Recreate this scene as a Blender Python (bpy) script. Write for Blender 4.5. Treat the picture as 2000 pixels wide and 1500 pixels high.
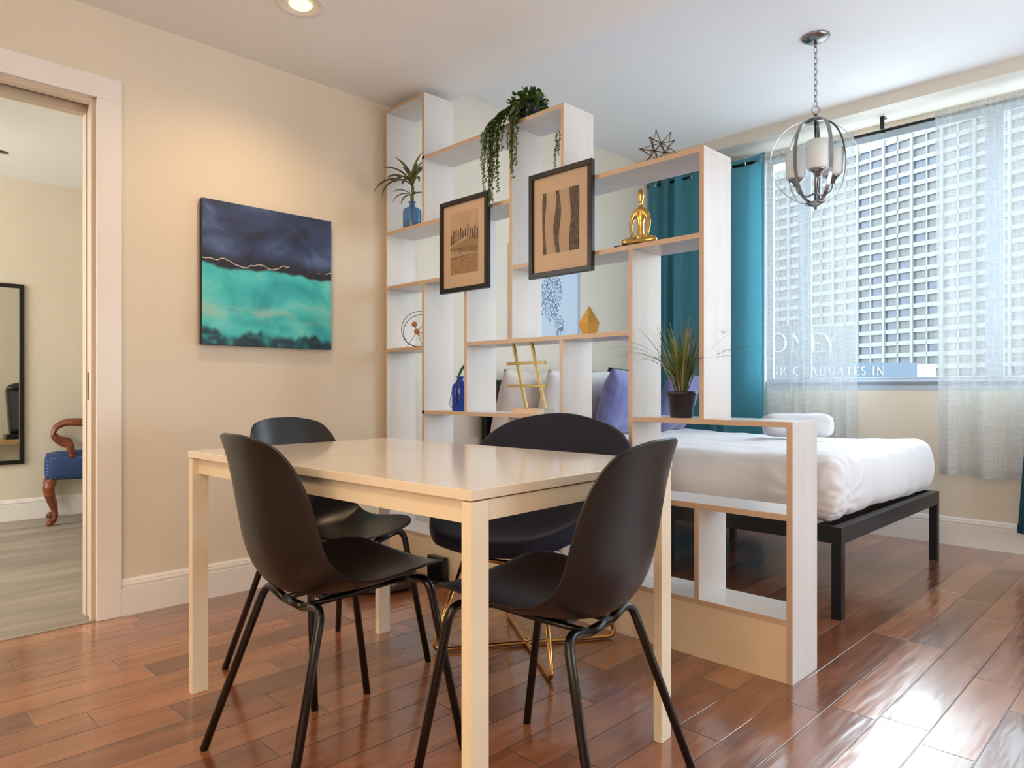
import bpy, bmesh, math, random
from mathutils import Vector, Matrix, noise, Euler
R_ = math.radians
PI = math.pi
for o in list(bpy.data.objects):
    bpy.data.objects.remove(o)
SC = bpy.context.scene
COL = SC.collection

def lin(c):
    c = c / 255.0
    return c / 12.92 if c <= 0.04045 else ((c + 0.055) / 1.055) ** 2.4
def rgb(r, g, b):
    return (lin(r), lin(g), lin(b), 1.0)

# ------------------------------------------------------------------ camera
cd = bpy.data.cameras.new('camera')
cam = bpy.data.objects.new('camera', cd)
COL.objects.link(cam)
cam.location = (3.1552, -2.1631, 0.9319)
cam.rotation_euler = (R_(90), 0, R_(45.07))
cd.sensor_width = 36.0
cd.lens = 1363.0 * 36.0 / 2000.0
cd.shift_y = 7.94 / 2000.0
cd.clip_start = 0.02
cd.clip_end = 600
SC.camera = cam
# ------------------------------------------------------------------ world, view
w = bpy.data.worlds.new('overcast_daylight')
SC.world = w
w.use_nodes = True
bg = w.node_tree.nodes['Background']
bg.inputs[0].default_value = (0.80, 0.92, 1.0, 1)
bg.inputs[1].default_value = 8.5
SC.view_settings.view_transform = 'Standard'
SC.view_settings.look = 'None'
SC.view_settings.gamma = 1.0
SC.view_settings.use_curve_mapping = False
SC.view_settings.exposure = 0.35

def lamp(name, kind, loc, energy, color, rot=(0, 0, 0), size=0.1, size_y=None, portal=False, spot=None, parent=None, blend=0.5):
    ld = bpy.data.lights.new(name, kind)
    ld.energy = energy
    ld.color = color
    if kind == 'AREA':
        ld.size = size
        if size_y:
            ld.shape = 'RECTANGLE'
            ld.size_y = size_y
        if portal:
            ld.cycles.is_portal = True
    elif kind in ('POINT', 'SPOT'):
        ld.shadow_soft_size = size
        if kind == 'SPOT':
            ld.spot_size = spot
            ld.spot_blend = blend
    o = bpy.data.objects.new(name, ld)
    COL.objects.link(o)
    o.location = loc
    o.rotation_euler = rot
    if parent:
        o.parent = parent
    return o

WARM = (1.0, 0.66, 0.36)
# daylight entering through the wide window (portal guides the sky light)
lamp('window_portal', 'AREA', (2.75, 2.86, 1.78), 1.0, (1, 1, 1), (R_(-90), 0, 0), 3.7, 1.5, portal=True)
# unseen fill lamps added behind the camera, at right and in the far room
lamp('kitchen_fill', 'AREA', (3.4, -3.95, 1.6), 36.0, (1.0, 0.82, 0.58), (R_(90), 0, 0), 2.4, 1.5)  # added warm fill from behind the camera
lamp('hall_fill', 'AREA', (4.95, 1.2, 1.3), 68.0, (0.76, 0.87, 1.0), (0, R_(114), 0), 1.7, 2.4)  # added cool fill, tilted up to brighten the ceiling
lamp('far_room_fill', 'AREA', (-1.4, -3.9, 1.5), 62.0, (1.0, 0.97, 0.93), (R_(90), 0, 0), 1.8, 1.5)  # added neutral fill to light the far room

# ------------------------------------------------------------------ materials
MATS = {}
def mat(name, color=(0.8, 0.8, 0.8, 1), rough=0.5, metal=0.0, **kw):
    m = bpy.data.materials.new(name)
    m.use_nodes = True
    b = m.node_tree.nodes['Principled BSDF']
    b.inputs['Base Color'].default_value = color
    b.inputs['Roughness'].default_value = rough
    b.inputs['Metallic'].default_value = metal
    for k, v in kw.items():
        b.inputs[k.replace('_', ' ')].default_value = v
    MATS[name] = m
    return m
def nt(m):
    return m.node_tree.nodes, m.node_tree.links, m.node_tree.nodes['Principled BSDF']
def N(nodes, typ, **kw):
    n = nodes.new(typ)
    for k, v in kw.items():
        if k.startswith('i_'):
            n.inputs[int(k[2:])].default_value = v
        else:
            setattr(n, k, v)
    return n
def ramp(nodes, stops, interp='LINEAR'):
    n = nodes.new('ShaderNodeValToRGB')
    cr = n.color_ramp
    cr.interpolation = interp
    while len(cr.elements) < len(stops):
        cr.elements.new(0.5)
    for e, (p, c) in zip(cr.elements, stops):
        e.position = p
        e.color = c
    return n
def coords(nodes, links, scale=(1, 1, 1), which='Object', loc=(0, 0, 0), rot=(0, 0, 0)):
    tc = nodes.new('ShaderNodeTexCoord')
    mp = nodes.new('ShaderNodeMapping')
    mp.inputs['Scale'].default_value = scale
    mp.inputs['Location'].default_value = loc
    mp.inputs['Rotation'].default_value = rot
    links.new(tc.outputs[which], mp.inputs[0])
    return mp.outputs[0]
def noisy(m, c1, c2, scale=(4, 4, 4), detail=4, bump=0.0, bscale=None, dist=0.002, nscale=1.0):
    """two-tone noise in the colour, optional bump"""
    ns, ls, b = nt(m)
    v = coords(ns, ls, scale)
    t = N(ns, 'ShaderNodeTexNoise')
    t.inputs['Scale'].default_value = nscale
    t.inputs['Detail'].default_value = detail
    ls.new(v, t.inputs['Vector'])
    r = ramp(ns, [(0.3, c1), (0.7, c2)])
    ls.new(t.outputs[0], r.inputs[0])
    ls.new(r.outputs[0], b.inputs['Base Color'])
    if bump:
        v2 = coords(ns, ls, bscale or scale)
        t2 = N(ns, 'ShaderNodeTexNoise')
        t2.inputs['Scale'].default_value = 1.0
        t2.inputs['Detail'].default_value = 3
        ls.new(v2, t2.inputs['Vector'])
        bp = ns.new('ShaderNodeBump')
        bp.inputs['Strength'].default_value = bump
        bp.inputs['Distance'].default_value = dist
        ls.new(t2.outputs[0], bp.inputs['Height'])
        ls.new(bp.outputs[0], b.inputs['Normal'])
    return m

m_wall = noisy(mat('wall_paint', rough=0.55), rgb(227, 217, 199), rgb(231, 221, 204), (2, 2, 2), bump=0.12, bscale=(60, 60, 60), dist=0.003)
m_wall_far = noisy(mat('far_room_paint', rough=0.6), rgb(220, 212, 192), rgb(226, 218, 198), (2, 2, 2), bump=0.1, bscale=(60, 60, 60), dist=0.003)
m_ceil = noisy(mat('ceiling_paint', rough=0.8), rgb(246, 247, 248), rgb(249, 249, 250), (1, 1, 1), bump=0.1, bscale=(50, 50, 50), dist=0.003)
m_trim = noisy(mat('trim_paint', rough=0.32), rgb(240, 236, 232), rgb(245, 242, 239), (3, 3, 3))
m_beam = noisy(mat('beam_paint', rough=0.6), rgb(216, 208, 196), rgb(222, 214, 202), (2, 2, 2), bump=0.1, bscale=(50, 50, 50), dist=0.003)
m_white = noisy(mat('white_melamine', rough=0.28), rgb(216, 214, 213), rgb(225, 223, 222), (14, 14, 1.5), bump=0.03, bscale=(60, 60, 4), dist=0.001)
m_edge = noisy(mat('tan_edge_band', rough=0.4), rgb(198, 172, 150), rgb(204, 180, 158), (8, 8, 8))
m_plinth = noisy(mat('plinth_laminate', rough=0.4), rgb(226, 206, 178), rgb(232, 214, 188), (5, 5, 5))
m_tabletop = noisy(mat('table_laminate', rough=0.16, Coat_Weight=0.3, Coat_Roughness=0.08), rgb(232, 220, 202), rgb(238, 226, 210), (3, 3, 3))
m_tableframe = noisy(mat('table_white_metal', rough=0.3), rgb(236, 222, 198), rgb(240, 228, 206), (4, 4, 4))
m_blackplastic = noisy(mat('black_plastic', rough=0.33), rgb(25, 22, 24), rgb(31, 28, 30), (3, 3, 3), bump=0.06, bscale=(500, 500, 500), dist=0.0005)
m_blackmetal = mat('black_powder_coat', rgb(14, 13, 14), 0.25, 0.0)
m_bedmetal = mat('bed_black_metal', rgb(24, 24, 30), 0.35, 0.2)
m_navy = noisy(mat('navy_velvet', rough=0.8, Sheen_Weight=0.12, Sheen_Roughness=0.4), rgb(10, 14, 34), rgb(16, 21, 46), (6, 6, 6))
m_stitch = mat('teal_stitch', rgb(70, 100, 92), 0.6)
m_gold = mat('gold_metal', rgb(214, 178, 104), 0.18, 1.0)
m_brass = mat('brass_wire', rgb(196, 150, 96), 0.2, 1.0)
m_hash = mat('antique_gold', rgb(168, 144, 92), 0.34, 0.9)
m_pyr = mat('gold_ceramic', rgb(222, 178, 100), 0.32, 0.55)
m_bronze = mat('bronze_wire', rgb(110, 88, 66), 0.35, 0.8)
m_steel = mat('brushed_nickel', rgb(150, 146, 144), 0.26, 1.0)
m_chrome = mat('chrome', rgb(225, 225, 230), 0.08, 1.0)
m_blueglass = mat('cobalt_glass', rgb(30, 80, 200), 0.08, 0.0, Transmission_Weight=0.55, Alpha=1.0)
m_vaseglass = mat('blue_cut_glass', rgb(140, 192, 236), 0.06, 0.0, Transmission_Weight=0.8)
m_shade = mat('frosted_glass', rgb(242, 245, 243), 0.4, 0.0, Transmission_Weight=0.12, Subsurface_Weight=0.0)
m_leafdark = noisy(mat('dark_leaf', rough=0.45), rgb(44, 68, 32), rgb(96, 122, 56), (40, 40, 40))
m_leafyel = noisy(mat('yellow_green_leaf', rough=0.45), rgb(60, 84, 44), rgb(150, 156, 84), (22, 22, 9))
m_grassgreen = noisy(mat('grass_green', rough=0.45), rgb(52, 84, 48), rgb(94, 128, 66), (22, 22, 9))
m_grassyellow = noisy(mat('grass_yellow', rough=0.45), rgb(150, 150, 60), rgb(196, 186, 96), (22, 22, 9))
m_grassmauve = noisy(mat('grass_mauve', rough=0.45), rgb(84, 80, 84), rgb(140, 132, 132), (22, 22, 9))
m_leafdrac = noisy(mat('olive_leaf', rough=0.5), rgb(58, 66, 30), rgb(142, 138, 74), (30, 30, 12))
m_navypot = noisy(mat('navy_glazed_pot', rough=0.25), rgb(20, 28, 66), rgb(34, 50, 110), (20, 20, 20))
m_darkpot = mat('charcoal_plastic_pot', rgb(44, 42, 50), 0.45)
m_soil = noisy(mat('soil', rough=0.9), rgb(40, 30, 22), rgb(70, 52, 36), (80, 80, 80))
m_woodball = noisy(mat('walnut_ball', rough=0.35), rgb(160, 108, 66), rgb(196, 140, 92), (30, 30, 90))
m_blackwire = mat('black_wire', rgb(38, 30, 26), 0.4, 0.3)
m_ivory = mat('ivory_block', rgb(216, 190, 164), 0.4)
m_acrylic = mat('clear_acrylic', rgb(228, 232, 238), 0.08, 0.0, Transmission_Weight=0.25)
m_frameblk = mat('black_frame', rgb(18, 15, 14), 0.35)
m_mat = noisy(mat('tan_mat_board', rough=0.5), rgb(186, 161, 136), rgb(192, 167, 142), (6, 6, 6))
m_ink = noisy(mat('print_ink', rough=0.6), rgb(38, 30, 28), rgb(112, 92, 74), (130, 130, 60))
m_sand = noisy(mat('print_sand', rough=0.6), rgb(122, 100, 72), rgb(164, 134, 98), (160, 160, 160))
m_paleink = noisy(mat('print_pale', rough=0.6), rgb(180, 155, 130), rgb(168, 144, 120), (20, 20, 8))
m_linen = noisy(mat('white_bed_linen', rough=0.75, Sheen_Weight=0.2), rgb(222, 221, 225), rgb(229, 229, 233), (3, 3, 3), bump=0.25, bscale=(9, 16, 9), dist=0.01)
m_cream = noisy(mat('cream_pillow_linen', rough=0.75), rgb(222, 212, 208), rgb(232, 224, 222), (3, 3, 3), bump=0.3, bscale=(14, 14, 14), dist=0.01)
m_purple = noisy(mat('periwinkle_velvet', rough=0.7, Sheen_Weight=0.5), rgb(84, 88, 142), rgb(112, 116, 172), (18, 18, 18), bump=0.3, bscale=(12, 12, 12), dist=0.01)
m_black_fab = noisy(mat('black_navy_velvet', rough=0.8), rgb(18, 18, 34), rgb(26, 26, 48), (8, 8, 8))
m_towel = noisy(mat('white_terry', rough=0.9), rgb(214, 215, 222), rgb(224, 225, 231), (10, 10, 10), bump=0.5, bscale=(250, 250, 250), dist=0.003)
m_headboard = mat('charcoal_headboard', rgb(62, 60, 68), 0.6)
m_alu = mat('window_aluminium', rgb(176, 190, 206), 0.35, 0.3)
m_walnut = noisy(mat('polished_mahogany', rough=0.22), rgb(84, 40, 20), rgb(140, 74, 40), (14, 14, 40))
m_bluefab = mat('blue_upholstery', rgb(36, 62, 104), 0.8)
m_pine = noisy(mat('light_wood_table', rough=0.4), rgb(176, 136, 92), rgb(206, 166, 116), (4, 40, 40))
m_fan = noisy(mat('dark_fan_wood', rough=0.4), rgb(46, 30, 26), rgb(66, 44, 36), (10, 10, 10))
m_mirror = mat('mirror_glass', rgb(228, 230, 226), 0.02, 1.0)
m_heatgrille = noisy(mat('heater_grille', rough=0.5), rgb(56, 58, 60), rgb(76, 78, 80), (200, 200, 200))
m_concrete = mat('tower_concrete', (0.125, 0.13, 0.125, 1), 0.8)
m_winGrey = noisy(mat('tower_window_curtained', rough=0.4), (0.026, 0.028, 0.032, 1), (0.06, 0.062, 0.066, 1), (1.6, 1.6, 0.05))
m_winBlue = noisy(mat('tower_window_glass', rough=0.3), (0.017, 0.022, 0.038, 1), (0.04, 0.05, 0.07, 1), (0.5, 0.5, 0.2))
m_asphalt = mat('pale_asphalt', (0.32, 0.33, 0.34, 1), 0.9)
m_greyfacade = mat('grey_facade', (0.05, 0.056, 0.058, 1), 0.7)
m_blueband = mat('blue_sign_band', (0.026, 0.045, 0.066, 1), 0.5)
m_whitesign = mat('white_sign', (0.16, 0.165, 0.17, 1), 0.5)
m_pinkwin = mat('door_edge_paint', rgb(208, 192, 172), 0.4)
m_dark = mat('dark_recess', rgb(40, 32, 26), 0.8)
m_robot = mat('robot_black_gloss', rgb(20, 22, 26), 0.22)
m_robotrim = mat('smoked_bumper', rgb(84, 74, 66), 0.2)
m_leafgreen = mat('fresh_green_leaf', rgb(60, 124, 60), 0.45)

# blue dotted upholstery
ns, ls, b = nt(m_bluefab)
v = coords(ns, ls, (46, 46, 46))
vo = N(ns, 'ShaderNodeTexVoronoi')
vo.inputs['Scale'].default_value = 1.0
vo.inputs['Randomness'].default_value = 0.1
ls.new(v, vo.inputs['Vector'])
r = ramp(ns, [(0.09, rgb(150, 172, 204)), (0.15, rgb(34, 60, 104))])
ls.new(vo.outputs['Distance'], r.inputs[0])
ls.new(r.outputs[0], b.inputs['Base Color'])

# hand-scraped plank floor (planks run along Y)
def floor_material():
    m = mat('scraped_plank_floor', rough=0.2, Coat_Weight=0.9, Coat_Roughness=0.14)
    ns, ls, b = nt(m)
    tc = ns.new('ShaderNodeTexCoord')
    sp = ns.new('ShaderNodeSeparateXYZ')
    ls.new(tc.outputs['Object'], sp.inputs[0])
    def M(op, a, bb=None, cc=None):
        n = ns.new('ShaderNodeMath')
        n.operation = op
        for i, q in enumerate((a, bb, cc)):
            if q is None:
                continue
            if isinstance(q, (int, float)):
                n.inputs[i].default_value = q
            else:
                ls.new(q, n.inputs[i])
        return n.outputs[0]
    W = 0.1246
    xs = M('DIVIDE', M('SUBTRACT', sp.outputs[0], 2.366), W)
    row = M('FLOOR', xs)
    fx = M('FRACT', xs)
    wn = ns.new('ShaderNodeTexWhiteNoise')
    wn.noise_dimensions = '1D'
    ls.new(row, wn.inputs['W'])
    wn2 = ns.new('ShaderNodeTexWhiteNoise')
    wn2.noise_dimensions = '1D'
    ls.new(M('ADD', row, 31.7), wn2.inputs['W'])
    L = M('ADD', M('MULTIPLY', wn2.outputs['Value'], 0.45), 0.48)
    ys = M('ADD', M('DIVIDE', sp.outputs[1], L), M('MULTIPLY', wn.outputs['Value'], 7.0))
    idx = M('FLOOR', ys)
    fy = M('FRACT', ys)
    # distance to seams in metres
    dx = M('MULTIPLY', M('MINIMUM', fx, M('SUBTRACT', 1.0, fx)), W)
    dy = M('MULTIPLY', M('MINIMUM', fy, M('SUBTRACT', 1.0, fy)), L)
    d = M('MINIMUM', dx, dy)
    seam = ns.new('ShaderNodeMapRange')
    seam.inputs['From Min'].default_value = 0.0006
    seam.inputs['From Max'].default_value = 0.0022
    ls.new(d, seam.inputs['Value'])
    cb = ns.new('ShaderNodeCombineXYZ')
    ls.new(row, cb.inputs[0]); ls.new(idx, cb.inputs[1])
    wn3 = ns.new('ShaderNodeTexWhiteNoise')
    wn3.noise_dimensions = '2D'
    ls.new(cb.outputs[0], wn3.inputs['Vector'])
    # grain
    off = ns.new('ShaderNodeVectorMath'); off.operation = 'ADD'
    sc = ns.new('ShaderNodeVectorMath'); sc.operation = 'MULTIPLY'
    ls.new(tc.outputs['Object'], sc.inputs[0]); sc.inputs[1].default_value = (16, 2.2, 1)
    ls.new(sc.outputs[0], off.inputs[0])
    sc2 = ns.new('ShaderNodeVectorMath'); sc2.operation = 'SCALE'
    ls.new(wn3.outputs['Color'], sc2.inputs[0]); sc2.inputs['Scale'].default_value = 40
    ls.new(sc2.outputs[0], off.inputs[1])
    g = N(ns, 'ShaderNodeTexNoise'); g.inputs['Scale'].default_value = 1.0; g.inputs['Detail'].default_value = 6
    g.inputs['Distortion'].default_value = 0.8
    ls.new(off.outputs[0], g.inputs['Vector'])
    tone = M('ADD', M('MULTIPLY', wn3.outputs['Value'], 0.42), M('MULTIPLY', g.outputs[0], 0.62))
    r = ramp(ns, [(0.2, rgb(96, 56, 38)), (0.45, rgb(132, 80, 54)), (0.62, rgb(154, 97, 66)), (0.85, rgb(180, 120, 82))])
    ls.new(tone, r.inputs[0])
    mx = ns.new('ShaderNodeMix'); mx.data_type = 'RGBA'
    ls.new(seam.outputs[0], mx.inputs['Factor'])
    mx.inputs['A'].default_value = rgb(46, 22, 14)
    ls.new(r.outputs[0], mx.inputs['B'])
    ls.new(mx.outputs['Result'], b.inputs['Base Color'])
    # scraped ripples
    off2 = ns.new('ShaderNodeVectorMath'); off2.operation = 'ADD'
    sc3 = ns.new('ShaderNodeVectorMath'); sc3.operation = 'MULTIPLY'
    ls.new(tc.outputs['Object'], sc3.inputs[0]); sc3.inputs[1].default_value = (34, 5, 1)
    ls.new(sc3.outputs[0], off2.inputs[0]); ls.new(sc2.outputs[0], off2.inputs[1])
    g2 = N(ns, 'ShaderNodeTexNoise'); g2.inputs['Scale'].default_value = 1.0; g2.inputs['Detail'].default_value = 1.5
    ls.new(off2.outputs[0], g2.inputs['Vector'])
    hgt = M('ADD', M('MULTIPLY', g2.outputs[0], 0.0030), M('MULTIPLY', seam.outputs[0], 0.0016))
    bp = ns.new('ShaderNodeBump')
    bp.inputs['Strength'].default_value = 0.38
    bp.inputs['Distance'].default_value = 1.0
    ls.new(hgt, bp.inputs['Height'])
    ls.new(bp.outputs[0], b.inputs['Normal'])
    ls.new(bp.outputs[0], b.inputs['Coat Normal'])
    rr = M('ADD', M('MULTIPLY', g.outputs[0], 0.14), 0.16)
    ls.new(rr, b.inputs['Roughness'])
    return m
m_floor = floor_material()

# grey vinyl plank floor of the far room
m_vinyl = noisy(mat('grey_vinyl', rough=0.45), rgb(128, 120, 108), rgb(168, 158, 144), (9, 1.0, 1), detail=5)

# blue-grey teal curtain cloth
def cloth(name, c, transl=0.35):
    m = bpy.data.materials.new(name)
    m.use_nodes = True
    ns = m.node_tree.nodes; ls = m.node_tree.links
    b = ns['Principled BSDF']; out = ns['Material Output']
    b.inputs['Base Color'].default_value = c
    b.inputs['Roughness'].default_value = 0.8
    t = ns.new('ShaderNodeBsdfTranslucent'); t.inputs[0].default_value = c
    mx = ns.new('ShaderNodeMixShader'); mx.inputs[0].default_value = transl
    ls.new(b.outputs[0], mx.inputs[1]); ls.new(t.outputs[0], mx.inputs[2]); ls.new(mx.outputs[0], out.inputs[0])
    v = coords(ns, ls, (400, 400, 400))
    tx = N(ns, 'ShaderNodeTexNoise'); tx.inputs['Scale'].default_value = 1.0
    ls.new(v, tx.inputs['Vector'])
    bp = ns.new('ShaderNodeBump'); bp.inputs['Strength'].default_value = 0.15; bp.inputs['Distance'].default_value = 0.001
    ls.new(tx.outputs[0], bp.inputs['Height']); ls.new(bp.outputs[0], b.inputs['Normal'])
    return m
m_teal = cloth('teal_curtain_cloth', rgb(80, 150, 170), 0.36)
m_teal_dark = cloth('dark_teal_curtain_cloth', rgb(14, 78, 96), 0.25)

def sheer_material():
    m = bpy.data.materials.new('white_sheer')
    m.use_nodes = True
    ns = m.node_tree.nodes; ls = m.node_tree.links
    out = ns['Material Output']
    ns.remove(ns['Principled BSDF'])
    df = ns.new('ShaderNodeBsdfDiffuse'); df.inputs[0].default_value = (0.9, 0.92, 0.92, 1)
    tl = ns.new('ShaderNodeBsdfTranslucent'); tl.inputs[0].default_value = (0.24, 0.262, 0.272, 1)
    tr = ns.new('ShaderNodeBsdfTransparent')
    m1 = ns.new('ShaderNodeMixShader'); m1.inputs[0].default_value = 0.5
    ls.new(df.outputs[0], m1.inputs[1]); ls.new(tl.outputs[0], m1.inputs[2])
    # crosshatched slub threads
    def thr(scale):
        v = coords(ns, ls, scale, 'UV')
        t = N(ns, 'ShaderNodeTexNoise'); t.inputs['Scale'].default_value = 1.0; t.inputs['Detail'].default_value = 2
        ls.new(v, t.inputs['Vector'])
        r = ramp(ns, [(0.5, (0, 0, 0, 1)), (0.66, (1, 1, 1, 1))])
        ls.new(t.outputs[0], r.inputs[0])
        return r.outputs[0]
    a = thr((220, 5, 1)); bb = thr((7, 240, 1))
    mxx = ns.new('ShaderNodeMath'); mxx.operation = 'MAXIMUM'
    ls.new(a, mxx.inputs[0]); ls.new(bb, mxx.inputs[1])
    mr = ns.new('ShaderNodeMapRange')
    mr.inputs['To Min'].default_value = 0.42
    mr.inputs['To Max'].default_value = 0.78
    ls.new(mxx.outputs[0], mr.inputs['Value'])
    # thicker seen edge-on
    lw = ns.new('ShaderNodeLayerWeight'); lw.inputs[0].default_value = 0.45
    ad = ns.new('ShaderNodeMath'); ad.operation = 'MULTIPLY_ADD'; ad.use_clamp = True
    ls.new(lw.outputs['Facing'], ad.inputs[0]); ad.inputs[1].default_value = 0.5
    ls.new(mr.outputs[0], ad.inputs[2])
    m2 = ns.new('ShaderNodeMixShader')
    ls.new(ad.outputs[0], m2.inputs[0]); ls.new(tr.outputs[0], m2.inputs[1]); ls.new(m1.outputs[0], m2.inputs[2])
    ls.new(m2.outputs[0], out.inputs[0])
    return m
m_sheer = sheer_material()

def pane_material():
    m = bpy.data.materials.new('window_pane')
    m.use_nodes = True
    ns = m.node_tree.nodes; ls = m.node_tree.links
    out = ns['Material Output']; ns.remove(ns['Principled BSDF'])
    g = ns.new('ShaderNodeBsdfGlossy'); g.inputs['Roughness'].default_value = 0.02
    t = ns.new('ShaderNodeBsdfTransparent'); t.inputs[0].default_value = (0.96, 0.98, 0.98, 1)
    f = ns.new('ShaderNodeFresnel'); f.inputs[0].default_value = 1.2
    mx = ns.new('ShaderNodeMixShader')
    ls.new(f.outputs[0], mx.inputs[0]); ls.new(t.outputs[0], mx.inputs[1]); ls.new(g.outputs[0], mx.inputs[2])
    ls.new(mx.outputs[0], out.inputs[0])
    return m
m_pane = pane_material()

def emis(name, c, s):
    m = bpy.data.materials.new(name)
    m.use_nodes = True
    b = m.node_tree.nodes['Principled BSDF']
    b.inputs['Base Color'].default_value = c
    b.inputs['Emission Color'].default_value = c
    b.inputs['Emission Strength'].default_value = s
    return m
m_bulb = emis('lit_lamp', (1.0, 0.93, 0.45, 1), 1.3)
m_can = emis('lit_reflector', (1.0, 0.80, 0.06, 1), 0.8)

# abstract canvas painting
def painting_material():
    m = mat('canvas_painting', rough=0.45)
    ns, ls, b = nt(m)
    tc = ns.new('ShaderNodeTexCoord')
    sp = ns.new('ShaderNodeSeparateXYZ'); ls.new(tc.outputs['Object'], sp.inputs[0])
    def noise_(scale, vec=(1, 1, 1), detail=5, dist=0.0, seed=0):
        v = coords(ns, ls, vec, loc=(seed, seed * .7, 0))
        t = N(ns, 'ShaderNodeTexNoise'); t.inputs['Scale'].default_value = scale
        t.inputs['Detail'].default_value = detail; t.inputs['Distortion'].default_value = dist
        ls.new(v, t.inputs['Vector'])
        return t.outputs[0]
    def M(op, a, bb, cl=False):
        n = ns.new('ShaderNodeMath'); n.operation = op; n.use_clamp = cl
        for i, q in enumerate((a, bb)):
            if isinstance(q, (int, float)): n.inputs[i].default_value = q
            else: ls.new(q, n.inputs[i])
        return n.outputs[0]
    def MR(v, a, bb):
        n = ns.new('ShaderNodeMapRange'); n.inputs['From Min'].default_value = a; n.inputs['From Max'].default_value = bb
        n.interpolation_type = 'SMOOTHSTEP'
        ls.new(v, n.inputs['Value']); return n.outputs[0]
    def mixc(f, a, bb):
        n = ns.new('ShaderNodeMix'); n.data_type = 'RGBA'
        ls.new(f, n.inputs['Factor'])
        for k, q in (('A', a), ('B', bb)):
            if isinstance(q, tuple): n.inputs[k].default_value = q
            else: ls.new(q, n.inputs[k])
        return n.outputs['Result']
    z = sp.outputs[2]; y = sp.outputs[1]
    rs = ramp(ns, [(0.36, rgb(40, 46, 70)), (0.52, rgb(56, 72, 112)), (0.66, rgb(86, 108, 152))])
    ls.new(noise_(4.5, (1, 1, 1.6), 6, 0.4), rs.inputs[0])
    rt = ramp(ns, [(0.34, rgb(36, 162, 176)), (0.50, rgb(74, 204, 206)), (0.70, rgb(132, 224, 222))])
    ls.new(noise_(4.0, (1, 1, 1.4), 5, 0.5, 3.1), rt.inputs[0])
    rd = ramp(ns, [(0.35, rgb(26, 44, 58)), (0.55, rgb(20, 78, 88)), (0.7, rgb(40, 150, 148))])
    ls.new(noise_(9.0, (1, 1, 1), 6, 1.5, 6.0), rd.inputs[0])
    # horizon edge z ~ 0.05 of centre, dropping to the right
    ed = M('ADD', M('MULTIPLY', noise_(5.0, (1, 1, 0.01), 3, 0, 1.3), 0.09), -0.02)
    edge = M('ADD', ed, M('MULTIPLY', y, -0.02))
    f1 = MR(M('SUBTRACT', z, edge), -0.006, 0.012)
    band = MR(M('SUBTRACT', z, edge), 0.10, 0.03)
    skyc = mixc(band, rs.outputs[0], rgb(34, 32, 46))
    lo = M('ADD', M('MULTIPLY', noise_(8.0, (1, 1, 0.3), 4, 0.6, 8.0), 0.13), -0.335)
    f2 = MR(M('SUBTRACT', z, lo), -0.012, 0.02)
    pale = MR(M('ABSOLUTE', M('SUBTRACT', z, -0.165), 0.0), 0.06, 0.0)
    palem = M('MULTIPLY', pale, MR(noise_(7, (1, 0.6, 2), 4, 0.5, 12), 0.42, 0.62))
    sea = mixc(M('MULTIPLY', palem, 0.6), rt.outputs[0], rgb(180, 206, 182))
    sea2 = mixc(f2, rd.outputs[0], sea)
    allc = mixc(f1, sea2, skyc)
    # thin jagged white line
    lz = M('ADD', M('MULTIPLY', noise_(9.0, (1, 1, 0.01), 4, 0, 4.4), 0.11), -0.0)
    ln = M('ADD', lz, M('MULTIPLY', y, -0.015))
    line = MR(M('ABSOLUTE', M('SUBTRACT', z, ln), 0.0), 0.0030, 0.0008)
    gap = MR(noise_(6.0, (1, 1, 0.01), 2, 0, 9.9), 0.40, 0.46)
    fin = mixc(M('MULTIPLY', line, gap), allc, rgb(214, 206, 192))
    ls.new(fin, b.inputs['Base Color'])
    return m
m_paint = painting_material()
m_canvasedge = noisy(mat('dark_canvas_edge', rough=0.6), rgb(20, 20, 30), rgb(14, 50, 56), (1, 3, 3))

# pale print with blue squiggles
def squiggle_material():
    m = mat('squiggle_drawing', rough=0.5)
    ns, ls, b = nt(m)
    v = coords(ns, ls, (40, 40, 40))
    vo = N(ns, 'ShaderNodeTexVoronoi'); vo.feature = 'DISTANCE_TO_EDGE'; vo.inputs['Scale'].default_value = 1.0
    ls.new(v, vo.inputs['Vector'])
    r = ramp(ns, [(0.05, rgb(92, 118, 152)), (0.12, rgb(206, 220, 236))])
    ls.new(vo.outputs['Distance'], r.inputs[0]); ls.new(r.outputs[0], b.inputs['Base Color'])
    return m
m_squig = squiggle_material()
m_paper = mat('pale_blue_paper', rgb(204, 220, 238), 0.5)
m_paleframe = mat('pale_grey_frame', rgb(168, 180, 198), 0.4)

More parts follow.
